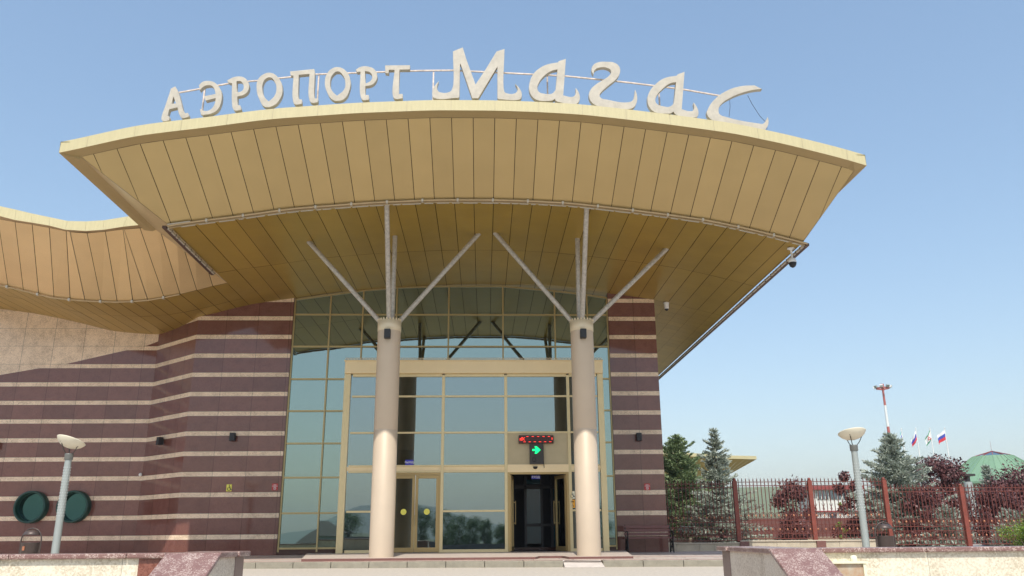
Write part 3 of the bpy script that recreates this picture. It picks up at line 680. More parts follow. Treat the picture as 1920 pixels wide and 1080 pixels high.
letter('letter',LP('590,130,c 705,92,c 690,330,c 662,690,c 820,712,s 860,680,s 870,570,c 915,640,s 935,720,s 920,790,s 880,828,s 600,800,s 545,780,s 525,745,c 490,770,s 430,780,s 230,762,s 150,700,s 108,600,s 115,480,s 170,350,s 270,250,s 400,185,s 580,150,c|570,265,c 480,285,s 350,370,s 260,490,s 240,570,s 270,635,s 350,662,s 480,660,s 540,600,c'),980,100,8.727)
letter('letter',LP('1158,350,c 1128,280,s 1150,200,s 1230,150,s 1380,140,s 1500,155,s 1580,220,s 1590,320,s 1540,410,s 1400,530,s 1290,630,s 1258,690,s 1290,738,s 1360,755,s 1740,800,s 1800,770,s 1830,690,s 1842,600,c 1870,690,s 1865,800,s 1820,880,s 1750,912,s 1220,862,s 1130,800,s 1085,700,s 1110,600,s 1200,510,s 1330,430,s 1430,350,s 1445,290,s 1400,245,s 1250,235,s 1180,275,s'),980,100,8.727)
letter('letter',LP('540,75,c 640,38,c 600,575,c 730,605,s 770,590,s 775,480,c 815,540,s 840,610,s 825,680,s 780,695,s 520,655,s 480,610,c 440,635,s 370,638,s 220,620,s 140,550,s 108,440,s 135,330,s 220,220,s 350,130,s 535,92,c|520,185,c 440,200,s 320,285,s 240,380,s 220,450,s 245,500,s 320,530,s 430,538,s 490,490,c'),1200,130,7.68)
letter('letter',LP('1648,232,c 1755,285,c 1680,290,s 1500,330,s 1300,410,s 1170,500,s 1130,580,s 1150,650,s 1230,685,s 1700,780,s 1770,785,s 1810,750,s 1840,690,c 1850,760,s 1830,830,s 1775,880,s 1100,750,s 1020,720,s 965,640,s 985,560,s 1080,430,s 1250,310,s 1450,245,s'),1200,130,7.68)
b=MB(); rl=[at(x,y,17.98) for x,y in ((334,174),(373,167),(432,156),(485,151),(530,146),(590,139.5),(645,137.5),(700,135.5),(790,132.5),(850,132),(1000,139.5),(1063,143),(1180,155),(1212,159),(1283,168),(1352,180))]
for a_,b_ in zip(rl,rl[1:]): b.bar(a_,b_,.034,.03)
b.build('rail',M['rail'],SG)
for x,y0,y1 in ((384,167,209),(598,142,193),(813,135,186),(1026,143,190),(1235,170,213)):
    b=MB(); q=at(x,y0,18.0); b.bar((q.x,18.0,q.z),(q.x,18.0,at(x,y1,18.0).z-.1),.035); b.build('post',M['rail'],SG)
b=MB(); b.path([at(1402,179,17.75),at(1410,195,17.75),at(1425,218,17.75),at(1437,230,17.75)],.006,n=4); b.build('wire',M['cable'],SG); b=MB(); b.path([at(1368,187,17.8),at(1369,200,17.8),at(1367,219,17.8)],.005,n=4); b.build('wire',M['cable'],SG); b=MB()
b.path([at(1438,222,17.75),at(1438,243,17.75)],.005,n=4); b.build('wire',M['cable'],SG)
# ================================================================== SMALL THINGS ON THE BUILDING
def walllamp(loc,label,curved=False):
    e=empty('wall_lamp',loc); tag(e,label,'wall lamp',group='black up and down lamps on the terminal')
    b=MB(); b.box(-.085,.085,-.20,-.03,-.13,.13); b.build('housing',M['black'],e,rel=False,bevel=.01)
    b=MB(); b.box(-.05,.05,-.03,.0,-.08,.08); b.build('bracket',M['dgrey'],e,rel=False)
    return e
l0=walllamp((-8.27,28,3.95),'black box lamp on the striped wall just left of the glass front')
def lampcopy(loc,label):
    q=copy_tree(l0); q.location=loc; q['label']=label; return q
l2=lampcopy((-10.92,28.93,3.93),'black box lamp on the slanting wall section left of the glass front'); l2.rotation_euler=(0,0,R(-42))
lampcopy((-16.95,29.8,3.91),'black box lamp on striped granite at the left edge of the photo')
lampcopy((5.24,28,3.90),'black box lamp on the narrow striped wall above the bench')
lampcopy((-2.66,22.58,6.14),'black box lamp near the top of the left round column')
lampcopy((2.80,22.58,6.15),'black box lamp near the top of the right round column')
b=MB(); b.lathe((-11.86,29.72,2.875),[(0,.06),(.045,.04),(.06,0),(.045,-.04),(0,-.06)],n=14); b.box(-11.88,-11.84,29.7,29.8,2.86,2.89)
tag(b.build('motion_sensor',M['white'],loc=(-11.86,29.8,2.875)),'small white ball sensor on the striped wall corner right of the round windows','sensor')
# LED display, traffic arrow unit, sensor
e=empty('led_display',(1.63,25.73,3.46)); tag(e,'long red LED text panel on the beige panel above the open door','display')
b=MB(); b.box(1.10,2.17,25.60,25.75,3.462,3.70); b.build('case',M['ledface'],e,bevel=.008)
b=MB()
def seg(x0,x1,z0,z1): b.box(x0,x1,25.592,25.6,z0,z1)
for i in range(5): seg(1.33+i*.165,1.40+i*.165,3.655,3.667)
for i in range(6): seg(1.24+i*.158,1.31+i*.158,3.495,3.507)
seg(2.115,2.13,3.56,3.63)
b.path([(1.125,25.595,3.60),(1.15,25.595,3.605),(1.155,25.595,3.585),(1.135,25.595,3.58),(1.157,25.595,3.57),(1.15,25.595,3.55),(1.125,25.595,3.552)],.006,n=4)
b.path([(1.185,25.595,3.63),(1.175,25.595,3.55),(1.215,25.595,3.55),(1.225,25.595,3.63),(1.185,25.595,3.635)],.007,n=4)
b.path([(1.285,25.595,3.63),(1.245,25.595,3.61),(1.24,25.595,3.57),(1.285,25.595,3.545)],.007,n=4)
b.build('text',M['led'],e)
e=empty('entry_signal',(1.64,25.73,2.9)); tag(e,'black unit with a lit green arrow and loudspeaker hanging below the red LED panel','signal')
b=MB(); b.box(1.43,1.85,25.62,25.75,2.83,3.458); b.box(1.45,1.83,25.612,25.62,3.10,3.43); b.build('case',M['dgrey'],e,bevel=.008)
b=MB(); az=3.255; b.mesh([(1.51,25.606,az+.028),(1.61,25.606,az+.028),(1.58,25.606,az+.11),(1.645,25.606,az+.11),(1.765,25.606,az),(1.645,25.606,az-.11),(1.58,25.606,az-.11),(1.61,25.606,az-.028),(1.51,25.606,az-.028)],[(0,1,7,8),(1,2,3,4),(1,4,7),(4,5,6,7)]); b.build('arrow',M['arrow'],e)
b=MB(); b.torus((1.57,25.612,2.965),.055,.010,n=24); b.box(1.68,1.695,25.606,25.62,3.03,3.055,0); b.build('loudspeaker',M['black'],e)
b=MB(); b.path([(1.852,25.68,3.40),(1.855,25.68,2.9),(1.87,25.68,2.72)],.009,n=5); b.build('cable',M['black'],e)
b=MB(); b.lathe((1.60,25.71,2.745),[(0,-.06),(.05,-.045),(.075,0),(.075,.02),(0,.02)],n=18); tag(b.build('door_sensor',M['black'],loc=(1.6,25.7,2.74)),'small black half round sensor on the transom over the open door','sensor')
def text(body,size,loc,m,parent,name='lettering',ext=.002):
    cu=bpy.data.curves.new(name,'FONT'); cu.body=body; cu.size=size; cu.extrude=ext; cu.align_x='CENTER'; cu.align_y='CENTER'; cu.offset=size*.02
    o=bpy.data.objects.new(name,cu); C.objects.link(o); dg=bpy.context.evaluated_depsgraph_get(); dg.update()
    me=bpy.data.meshes.new_from_object(o.evaluated_get(dg)); bpy.data.objects.remove(o)
    me.transform(Matrix(((1,0,0,loc[0]-parent.location.x),(0,0,-1,loc[1]-parent.location.y),(0,1,0,loc[2]-parent.location.z),(0,0,0,1))))
    me.materials.clear(); me.materials.append(m); o=bpy.data.objects.new(name,me); C.objects.link(o); o.parent=parent; return o
e=empty('exit_sign',(-2.235,25.74,2.91)); tag(e,'small blue sign with white lettering over the closed double doors','sign')
b=MB(); b.box(-2.36,-2.115,25.72,25.735,2.83,2.985); b.build('plate',M['blue'],e); text('ВЫХОД',.072,(-2.238,25.716,2.905),M['white'],e)
e=empty('entrance_sign',(1.64,26.1,2.45)); tag(e,'small dim blue sign hanging inside the open doorway','sign')
b=MB(); b.box(1.50,1.77,26.1,26.11,2.42,2.53); b.build('plate',M['blue'],e); text('ВХОД',.085,(1.635,26.096,2.475),M['white'],e)
def wheelchair(b,cx,cz,y,s_):
    b.lathe((cx+.02*s_,y,cz+.36*s_),[(0,-.003),(.07*s_,-.003),(.07*s_,.003),(0,.003)],n=12,M=Matrix.Rotation(R(90),3,'X'))
    def st(*p): b.path([(cx+q[0]*s_,y,cz+q[1]*s_) for q in p],.04*s_,n=4)
    st((.0,.26),(.03,-.02),(.2,-.02),(.3,-.28),(.38,-.25)); st((.01,.12),(.2,.12)); b.torus((cx-.0*s_,y,cz-.16*s_),.22*s_,.035*s_,n=18,m=4,a0=R(110),a1=R(370))
def signplate(name,x,z,w_,h,y,m,label,pict=None,grp=None,pm=None):
    e=empty(name,(x,y,z)); tag(e,label,'sign',grp); b=MB(); b.box(x-w_/2,x+w_/2,y-.012,y,z-h/2,z+h/2); b.build('plate',m,e)
    if pict: b=MB(); pict(b); b.build('pictogram',pm or M['black'],e)
    return e
signplate('accessibility_sign',-8.27,2.315,.17,.22,28.0,M['yellow'],'yellow wheelchair sign on the striped granite wall',lambda b:wheelchair(b,-8.27,2.315,27.984,.23))
signplate('accessibility_sign',2.70,1.92,.17,.22,25.74,M['cream'],'cream wheelchair sign in the narrow pane beside the open door',lambda b:wheelchair(b,2.70,1.92,25.724,.22))
def bell(b):
    wheelchair(b,2.70,1.62,25.724,.14)
    for i in range(3): b.box(2.655+i*.034,2.677+i*.034,25.72,25.727,1.70,1.745)
signplate('call_button_sign',2.70,1.66,.17,.24,25.74,M['orange'],'orange call button sign below the cream wheelchair sign',bell)
def nosmoke(cx,cz,y):
    def f(b):
        b.torus((cx,y,cz-.045),.038,.009,n=18,m=4); b.bar((cx-.03,y,cz-.02),(cx+.03,y,cz-.07),.012); b.box(cx-.085,cx+.085,y-.003,y+.003,cz+.018,cz+.034); b.box(cx-.045,cx+.045,y-.003,y+.003,cz+.055,cz+.072)
    return f
signplate('no_smoking_sign',-6.79,2.335,.19,.21,28.0,M['red'],'red no smoking sign on the granite wall left of the glass front',nosmoke(-6.79,2.335,27.985),pm=M['white'])
signplate('no_smoking_sign',5.45,2.27,.19,.21,28.0,M['red'],'red no smoking sign on the granite wall above the bench',nosmoke(5.45,2.27,27.985),pm=M['white'])
# cameras
zc=P(6.48)
e=empty('security_camera',(6.48,28,zc)); tag(e,'small white dome camera under the canopy beside the right granite wall','camera')
b=MB(); b.lathe((6.48,28,zc),[(0,0),(.10,0),(.10,-.04),(.085,-.05),(.08,-.22),(.07,-.24)],n=20); b.build('housing',M['white'],e)
b=MB(); b.lathe((6.48,28,zc-.24),[(.068,.01),(.06,-.035),(.03,-.065),(0,-.07)],n=18); b.build('dome',M['black'],e)
zc=P(8.34)-.0
e=empty('security_camera',(8.34,20.9,zc)); tag(e,'white dome camera hanging on a stem from the right corner of the canopy','camera')
b=MB(); b.lathe((8.34,20.9,zc),[(0,0),(.10,0),(.10,-.03),(.04,-.045),(.028,-.06),(.028,-.28),(.07,-.30),(.105,-.36),(.11,-.42)],n=22); b.build('stem',M['white'],e)
b=MB(); b.lathe((8.34,20.9,zc-.42),[(.10,.0),(.10,-.04),(.075,-.10),(.03,-.135),(0,-.14)],n=22); b.build('dome',M['black'],e)
# ================================================================== BENCH
e=empty('bench',(5.2,27.2,.21)); tag(e,'dark red slatted bench with curly iron sides against the granite wall','bench')
for z,y in ((.44,27.02),(.445,27.13),(.44,27.24)):
    b=MB(); b.box(4.5,6.05,y-.05,y+.05,z+.21-.018,z+.21+.018); b.build('seat_slat',M['benchwood'],e,bevel=.006)
for k,(z,y) in enumerate(((.56,27.33),(.67,27.37),(.78,27.41))):
    b=MB(); b.box(4.5,5.98,y-.018,y+.018,z+.21-.045,z+.21+.045); b.build('back_slat',M['benchwood'],e,bevel=.006)
for x in (4.55,5.98):
    b=MB(); z0=.21
    b.path([(x,26.95,z0),(x,26.98,z0+.2),(x,27.0,z0+.42),(x,27.28,z0+.42),(x,27.36,z0+.6),(x,27.43,z0+.84)],.022,n=6); b.path([(x,27.45,z0),(x,27.36,z0+.2),(x,27.28,z0+.42)],.022,n=6)
    b.path([(x,26.96,z0+.43),(x,26.93,z0+.55),(x,26.98,z0+.63),(x,27.1,z0+.645),(x,27.36,z0+.62)],.02,n=6)
    for yy,zz,rr_ in ((27.08,.12,.08),(27.28,.12,.08),(27.17,.28,.07)):
        b.path([(x,yy+rr_*math.cos(t*.6),z0+zz+rr_*math.sin(t*.6)) for t in range(9)],.012,n=5)
    b.build('side_frame',M['iron'],e)
# ================================================================== PARAPETS
def parapet(name,label,xi,xo,far,xend,D0,sgn,zt=.575):
    e=empty(name,((xi+xo)/2,D0,0)); tag(e,label,'wall')
    u=lambda pts:pts
    # long front wall
    b=MB()
    x0,x1=(xend,xo) if sgn<0 else (xo,xend)
    b.box(x0,x1,D0+.03,D0+.33,-.9,zt-.05)
    xr0,xr1=(xo-.22,xo) if sgn<0 else (xo,xo+.02)
    f=b; b.uv=[None]*len(b.f); 
    b.uv=[[ (0,0)]*4 for _ in b.f]
    for i,fc in enumerate(b.f): b.uv[i]=[(b.v[k][0],b.v[k][2]) for k in fc]
    b.build('front_facing',M['gbeige'],e)
    if sgn<0:
        b=MB(); b.box(xo-.27,xo+.02,D0+.022,D0+.03,-.9,zt-.05); b.build('red_facing',M['gpinkd'],e)
    b=MB(); r=random.Random(2); x=x0
    while x<x1:
        x2=min(x+1.15,x1)
        b.box(x+.002,x2-.002,D0-.02,D0+.38,zt-.05,zt); x=x2
    b.build('coping',M['gpink'],e,bevel=.012)
    # cheek wall of the stair: level part, then slope down towards the viewer
    a,c_=min(xi,xo),max(xi,xo)
    b=MB(); ins=.04; y1=D0-2.4; drop=.48
    zs=lambda y: zt-.05-(D0-y)*drop if y<D0 else zt-.05
    pts=[(far,-.9),(far,zs(far)),(D0,zs(D0)),(y1,zs(y1)),(y1,-.9)]
    L_=[(a+ins,y,z) for y,z in pts]; R_=[(c_-ins,y,z) for y,z in pts]
    n=len(pts); b.mesh(L_+R_,[tuple(range(n)),tuple(range(2*n-1,n-1,-1))]+[(i,n+i,n+(i+1)%n,(i+1)%n) for i in range(n)])
    b.uv=[[(b.v[k][1],b.v[k][2]) for k in fc] for fc in b.f]
    b.build('cheek_facing',M['gbeige'],e)
    b=MB(); t=.05
    b.box(a,c_,D0+.002,far-.32,zt-t,zt); b.box(a-.02,c_+.02,far-.315,far+.12,zt-t,zt+.002)
    q=[(D0,zt),(y1,zt-(D0-y1)*drop)]
    b.mesh([(a,D0,zt),(c_,D0,zt),(c_,y1,q[1][1]),(a,y1,q[1][1]),(a,D0,zt-t),(c_,D0,zt-t),(c_,y1,q[1][1]-t),(a,y1,q[1][1]-t)],[(0,3,2,1),(4,5,6,7),(0,1,5,4),(2,3,7,6),(1,2,6,5),(3,0,4,7)])
    b.build('cheek_coping',M['gpink'],e,bevel=.01)
    b=MB(); b.box(a+ins-.006,c_-ins+.006,far-.27,far+.06,-.0,zt-t-.001); b.build('end_post',mat('granite_brown',(.20,.13,.11),.35,var=.1,vscale=30),e,bevel=.006)
parapet('parapet_wall','low granite wall left of the stair, sloping pink cap beside a dark red panel',-2.62,-3.165,9.72,-30,8.8,-1)
parapet('parapet_wall','low granite wall right of the stair, pink cap with a rusty box on its face',3.07,3.63,11.1,30,9.2,1,zt=.565)
e=empty('utility_box',(3.6,9.0,.2)); tag(e,'rusty cream utility box on the face of the right low wall','box')
b=MB(); b.box(3.66,4.02,9.05,9.23,.0,.41); b.build('case',M['rust'],e,bevel=.006)
b=MB(); b.box(3.64,4.05,9.02,9.23,.41,.43); b.box(4.0,4.03,9.03,9.23,-.1,.41); b.build('hood',M['cream'],e)
e=empty('beacon_light',(4.10,9.1,.38)); tag(e,'small cream warning light with a grey base beside the utility box','light')
b=MB(); q=at(1607,1056,9.05); b.lathe((q.x,9.12,q.z-.02),[(0,.10),(.028,.095),(.036,.07),(.038,0),(0,0)],n=16); b.build('lens',M['cream'],e)
b=MB(); b.lathe((q.x,9.12,q.z-.05),[(.042,.03),(.042,0),(0,0)],n=16); b.bar((q.x,9.15,q.z-.04),(q.x,9.24,q.z-.04),.03); b.build('base',M['lampgrey'],e)
b=MB(); b.path([(q.x-.03,9.12,q.z-.06),(q.x-.02,9.11,q.z-.10),(q.x+.02,9.12,q.z-.12),(q.x+.03,9.15,q.z-.18),(q.x-.02,9.2,q.z-.2)],.004,n=4); b.build('cable',M['cable'],e)
# ================================================================== LAMPS, BINS
def street_lamp(x,y,h,label,tilt,rz):
    e=empty('street_lamp',(x,y,0)); tag(e,label,'street lamp','grey plaza lamps with a bowl shaped head')
    b=MB(); b.tube((0,0,0),(0,0,h-.42),.088,.072,n=28); b.tube((0,0,0),(0,0,.03),.14,.14,n=20)
    for i in range(18):
        for k in range(9):
            t=2*math.pi*(k+.5*(i%2))/9; r=.0885-.014*(1.3+i*.05)/(h-.42); z=1.25+i*.064; c_=Vector((r*math.cos(t),r*math.sin(t),z))
            b.lathe(c_-Vector((0,0,0)),[(0,-.010),(.008,-.006),(.008,.006),(0,.010)],n=5,mi=1)
    b.build('post',[M['lampgrey'],M['stud']],e,rel=False)
    b=MB(); b.lathe((0,0,h-.42),[(.083,0),(.093,.01),(.093,.12),(.10,.13),(.085,.145),(0,.145)],n=24); b.build('collar',M['lampcollar'],e,rel=False)
    hd=Matrix.Rotation(rz,3,'Y')@Matrix.Rotation(tilt,3,'X')
    b=MB(); cz_=h+.02
    b.lathe((0,0,cz_),[(0,-.17),(.10,-.16),(.20,-.125),(.28,-.065),(.325,.0),(.33,.012),(.32,.02),(.0,.03)],n=40,M=hd); b.build('lamp_head',M['lamphead'],e,rel=False)
    for k in range(3):
        b=MB(); t=R(90+120*k+20); p0=Vector((.07*math.cos(t),.07*math.sin(t),h-.29)); p1=Vector((.22*math.cos(t),.22*math.sin(t),-.088)); p1=hd@p1+Vector((0,0,cz_)); mid=(p0+p1)/2-Vector((0,0,.03)); b.path([p0,mid,p1],.010,n=6); b.tube(p1-Vector((0,0,.02)),p1+Vector((0,0,.01)),.018,n=8); b.build('bracket',M['dgrey'],e,rel=False)
    return e
street_lamp(-9.68,20,2.93,'grey studded lamp post before the round windows, bowl head tilted right',R(-14),R(13))
street_lamp(8.98,20,3.06,'grey studded lamp post in front of the red iron fence',R(-13),R(-3))
def binn(x,y,label):
    e=empty('litter_bin',(x,y,0)); tag(e,label,'litter bin','brown litter bins behind the low walls')
    b=MB(); b.lathe((0,0,.0),[(0,.16),(.165,.16),(.185,.18),(.19,.66),(.195,.67),(.18,.67),(.17,.2)],n=28); b.build('drum',M['bin'],e,rel=False)
    b=MB(); b.lathe((0,0,.84),[(0,.11),(.09,.095),(.15,.06),(.178,.01),(.178,-.01),(0,-.01)],n=28); b.build('dome_lid',M['bin'],e,rel=False)
    b=MB(); pts=[(-.225,0,0),(-.225,0,.72)]+[(-.225*math.cos(t*math.pi/10),0,.72+.26*math.sin(t*math.pi/10)) for t in range(1,10)]+[(.225,0,.72),(.225,0,0)]
    b.path(pts,.016,n=8); b.tube((-.225,0,.45),(-.18,0,.45),.012); b.tube((.225,0,.45),(.18,0,.45),.012)
    b.build('hoop',M['bin'],e,rel=False); 
    b=MB(); b.box(-.07,-.02,-.205,-.19,.50,.59); 
    if x<0: b.build('sticker',M['rosette'],e,rel=False)
    return e
binn(-10.25,20,'brown dome lidded litter bin below the round windows, left of the lamp post'); binn(9.46,20,'brown dome lidded litter bin before the red fence, right of the lamp post')
# ================================================================== FENCE
FN=empty('iron_fence',(12,30,0)); tag(FN,'dark red wrought iron fence with spear tips, rosettes and square posts on a stone base','fence')
Zr=dict(tip=2.66,r1=2.53,r2=2.40,ros=1.37,r3=1.206,r4=1.05,ros2=.90,r5=.754,r6=.592)
def fence_panel(x0,x1,dz,y=30.0,post=True,stone=True):
    z=lambda k:Zr[k]+dz
    b=MB(); n=max(2,round((x1-x0-.14)/.137)); 
    for k,h in (('r1',.025),('r2',.025),('r3',.03),('r4',.025),('r5',.025),('r6',.03)): b.box(x0+.05,x1-.05,y-.012,y+.012,z(k)-h/2,z(k)+h/2)
    for i in range(n):
        x=x0+.07+(x1-x0-.14)*(i+.5)/n
        b.box(x-.0115,x+.0115,y-.01,y+.01,z('r6') if i%2 else z('r6'),z('tip')-.10)
        b.lathe((x,y,z('tip')-.10),[(.006,-.005),(.022,.02),(.006,.10),(0,.115)],n=6)
        b.lathe((x,y,(z('r1')+z('r2'))/2),[(0,-.03),(.027,0),(0,.03)],n=8)
        if i%2==0:
            for R0 in (.115,.07): b.torus((x,y,z('ros')),R0,.009,n=18,m=4)
            b.torus((x,y,z('ros2')),.115,.009,n=18,m=4)
            for sgn in (-1,1):
                b.path([(x+sgn*.055,y,z('ros')+.40),(x+sgn*.03,y,z('ros')+.33),(x,y,z('ros')+.29),(x-sgn*.0+sgn*.035,y,z('ros')+.22),(x,y,z('ros')+.17)],.008,n=4)
                b.path([(x+sgn*.10,y,z('ros2')-.12),(x+sgn*.05,y,z('ros2')-.06),(x,y,z('ros2'))],.008,n=4)
    for i in range(0,n,2):
        x=x0+.07+(x1-x0-.14)*(i+.5)/n
        b.lathe((x,y-.012,z('ros')),[(0,.014),(.02,.012),(.036,.0)],n=10,mi=1,M=Matrix.Rotation(R(90),3,'X')); b.lathe((x,y-.012,z('ros2')),[(0,.014),(.018,.012),(.032,.0)],n=10,mi=1,M=Matrix.Rotation(R(90),3,'X'))
    b.build('panel',[M['fence'],M['rosette']],FN)
    if stone:
        b=MB(); r=random.Random(int(x0*10)); x=x0
        while x<x1-.01:
            x2=min(x+r.uniform(.35,.9),x1); b.box(x+.004,x2-.004,29.9+r.uniform(0,.008),30.1,0,.50+dz); x=x2
        b.box(x0,x1,29.86,30.14,.50+dz,.535+dz,1); b.build('stone_base',[M['limestone'],mat('coping_stone',(.55,.48,.38),.7)],FN)
def fpost(x,dz,ztop=2.60,z0=.5):
    b=MB(); b.box(x-.075,x+.075,29.925,30.075,z0,ztop+dz-.06); b.box(x-.06,x+.06,29.94,30.06,ztop+dz-.06,ztop+dz-.03); b.lathe((x,30,ztop+dz-.0),[(0,-.04),(.045,-.035),(.06,0),(.045,.04),(0,.055)],n=14)
    b.build('post',M['fencepost'],FN,bevel=.006)
    if z0>.3: b=MB(); b.box(x-.02,x+.30,29.84,30.16,0,.505+dz); b.build('plinth',M['pavered'],FN)
fx=[6.12,8.98,11.69,14.355,17.18,20.0,22.8]
for i,(a_,c_) in enumerate(zip(fx,fx[1:])):
    dz=[-.06,0,.0,-.24,-.24,-.24][i]; fence_panel(a_,c_,dz,stone=(i<3))
for x,dz,z0 in ((8.98,0,.5),(11.69,0,.5),(14.40,0,.05),(17.18,-.24,.05),(20,-.24,.05),(22.8,-.24,.05)): fpost(x,dz,2.62,z0)
# ================================================================== TREES
def spruce(name,x,y,h,rad,m,label,seed,levels=34,dens=1.0,sparse=0,group=None,z0=0,low=.06,pw=.8):
    r=random.Random(seed); e=empty(name,(x,y,z0)); tag(e,label,'tree',group)
    b=MB(); b.tube((0,0,0),(0,0,h*.96),.016*h,.008,n=8); tr=b
    f=MB()
    def spray(p,d,L):
        # a twig tip: a few narrow needle blades fanning round direction d
        for k in range(3):
            v=(d+Vector((r.gauss(0,.55),r.gauss(0,.55),r.gauss(.12,.4)))).normalized(); sdir=v.cross(Vector((r.gauss(0,1),r.gauss(0,1),r.gauss(0,1)))).normalized()*L*r.uniform(.22,.36)
            q=p+v*L*r.uniform(.7,1.2); f.face([p-sdir*.6,p+sdir*.6,q+sdir*.3,q-sdir*.3])
    for i in range(levels):
        t=low+(1-low)*i/levels; z=h*t; Lm=rad*(1-t)**pw*(1 if not sparse else r.uniform(1-sparse,1.1))
        nb=int(r.uniform(6,9)); whorl=r.uniform(.72,1.1)
        for j in range(nb):
            a=2*math.pi*(j+r.random())/nb; L=Lm*whorl*r.choice((.6,.8,1,1,1.22))*r.uniform(.85,1.1)+.03; up=lerp(-.12,.55,t)+r.uniform(-.1,.1)
            d=Vector((math.cos(a),math.sin(a),up)).normalized(); p0=Vector((0,0,z+r.uniform(-.04,.04)))
            if L>.15: tr.tube(p0,p0+d*L*.85,.010,.004,n=3,caps=False)
            n=max(3,int(L/.034*dens))
            for k in range(n):
                u=(k+r.random())/n; 
                if u<.18 and L>.4: continue
                p=p0+d*L*u+Vector((0,0,.06*L*u*u)); side=Vector((-d.y,d.x,0))*(r.uniform(-1,1)*.34*L*(1-u*.75))
                spray(p+side+Vector((0,0,r.uniform(-.05,.02))),(d+side*1.2/max(L,.1)).normalized(),.13+.03*r.random())
    for k in range(6): spray(Vector((0,0,h*(.93+.012*k))),Vector((0,0,1)),.12)
    tr.build('trunk',M['bark'],e,rel=False); f.build('crown',m,e,rel=False); return e
def leafy(name,x,y,h,rx,m,label,seed,n=5200,z0=0,base=.15,size=.125,group=None,cat='tree',blobs=16):
    r=random.Random(seed); e=empty(name,(x,y,z0)); tag(e,label,cat,group); tr=MB(); f=MB()
    hub=Vector((0,0,h*max(base*.6,.1))); tr.tube((0,0,0),hub,.03*h**.5,.022*h**.5,n=7)
    bl=[]
    for i in range(blobs):
        a=r.uniform(0,2*math.pi); t=r.uniform(base,1)**.9; w_=rx*math.sin(math.pi*min(.92,max(.16,t-.05)))**.6*r.uniform(.25,.85)
        c_=Vector((w_*math.cos(a),w_*math.sin(a),h*t*.93)); bl.append((c_,rx*r.uniform(.26,.46)))
        mid=(hub+c_)/2+Vector((r.uniform(-.1,.1),r.uniform(-.1,.1),-.05)); tr.tube(hub,mid,.02*h**.4,.012,n=5,caps=False); tr.tube(mid,c_,.012,.004,n=4,caps=False)
    for k in range(n):
        c_,rr_=r.choice(bl); d=Vector((r.gauss(0,1),r.gauss(0,1),r.gauss(0,1))).normalized(); p=c_+d*rr_*r.uniform(.35,1.05)*Vector((1,1,.85)).length/1.64
        u=Vector((r.gauss(0,1),r.gauss(0,1),r.gauss(0,1))).normalized(); v=u.cross(d+Vector((.01,.02,.4))).normalized(); s_=size*r.uniform(.55,1.25)
        f.face([p-u*s_*.5,p+v*s_*.32,p+u*s_*.55,p-v*s_*.32])
    tr.build('trunk',M['bark'],e,rel=False); f.build('crown',m,e,rel=False); return e
spruce('spruce_tree',10.2,44,5.85,2.9,M['sprdark'],'dense dark green spruce beside the granite wall behind the fence',1,dens=1.7,levels=34,pw=.72)
spruce('spruce_tree',10.6,38,5.5,2.7,M['spruce'],'loose blue grey spruce with a thin leaning top in front of the golden roof',2,levels=24,sparse=.45,dens=1.6,pw=1.05)
leafy('plum_tree',13.6,37,2.9,1.25,M['plum'],'round purple leaved tree behind the second fence panel',3,n=5000)
leafy('plum_tree',15.55,36,3.45,.75,M['plum'],'narrow upright purple leaved tree left of the right lamp post',4,n=4200,blobs=14)
spruce('spruce_tree',17.3,35,4.85,2.6,M['spruce'],'broad blue grey spruce behind the right lamp post and litter bin',5,dens=1.6,levels=32,pw=.85)
leafy('plum_tree',19.7,36,3.85,1.6,M['plum'],'wide purple leaved tree below the flags',6,n=11000,blobs=28)
spruce('spruce_tree',23.4,38.5,3.75,1.0,M['spruce'],'small pale spruce in front of the green roof',7,levels=26,dens=1.2)
leafy('plum_tree',23.5,36,3.1,2.3,M['plum'],'purple leaved tree at the right edge of the photo',8,n=13000,blobs=32)
leafy('plum_tree',25.2,37,3.5,1.2,M['plum'],'purple leaved tree cut off by the right edge beside the green roof',9,n=3500)
leafy('sapling',13.9,33,2.05,.28,M['bush'],'thin young tree with bright green leaves at the second fence post',10,n=420,blobs=6,size=.07)
leafy('juniper_bush',15.45,24,1.2,.68,M['bush'],'bright green bush at the right edge behind the low wall',11,n=4200,cat='bush',size=.055,base=.1,blobs=18)
for k,(x,y,h,rd,lab) in enumerate(((17.9,32.6,1.75,1.2,'low dark spruce behind the fence right of the litter bin'),(20.3,32.4,1.55,1.3,'low spreading spruce behind the middle of the right fence'),(22.4,32.8,1.5,1.1,'low spruce behind the fence at the far right'))):
    spruce('low_spruce',x,y,h,rd,M['spruce'],lab,20+k,levels=14,dens=1.0,low=.12)
leafy('plum_tree',21.4,34.5,2.7,1.4,M['plum'],'low purple leaved tree right behind the right fence panels',31,n=9000,blobs=18)
leafy('plum_tree',17.6,33.6,2.4,1.1,M['plum'],'purple leaved shrub tree in front of the broad blue spruce',32,n=5200,blobs=18)
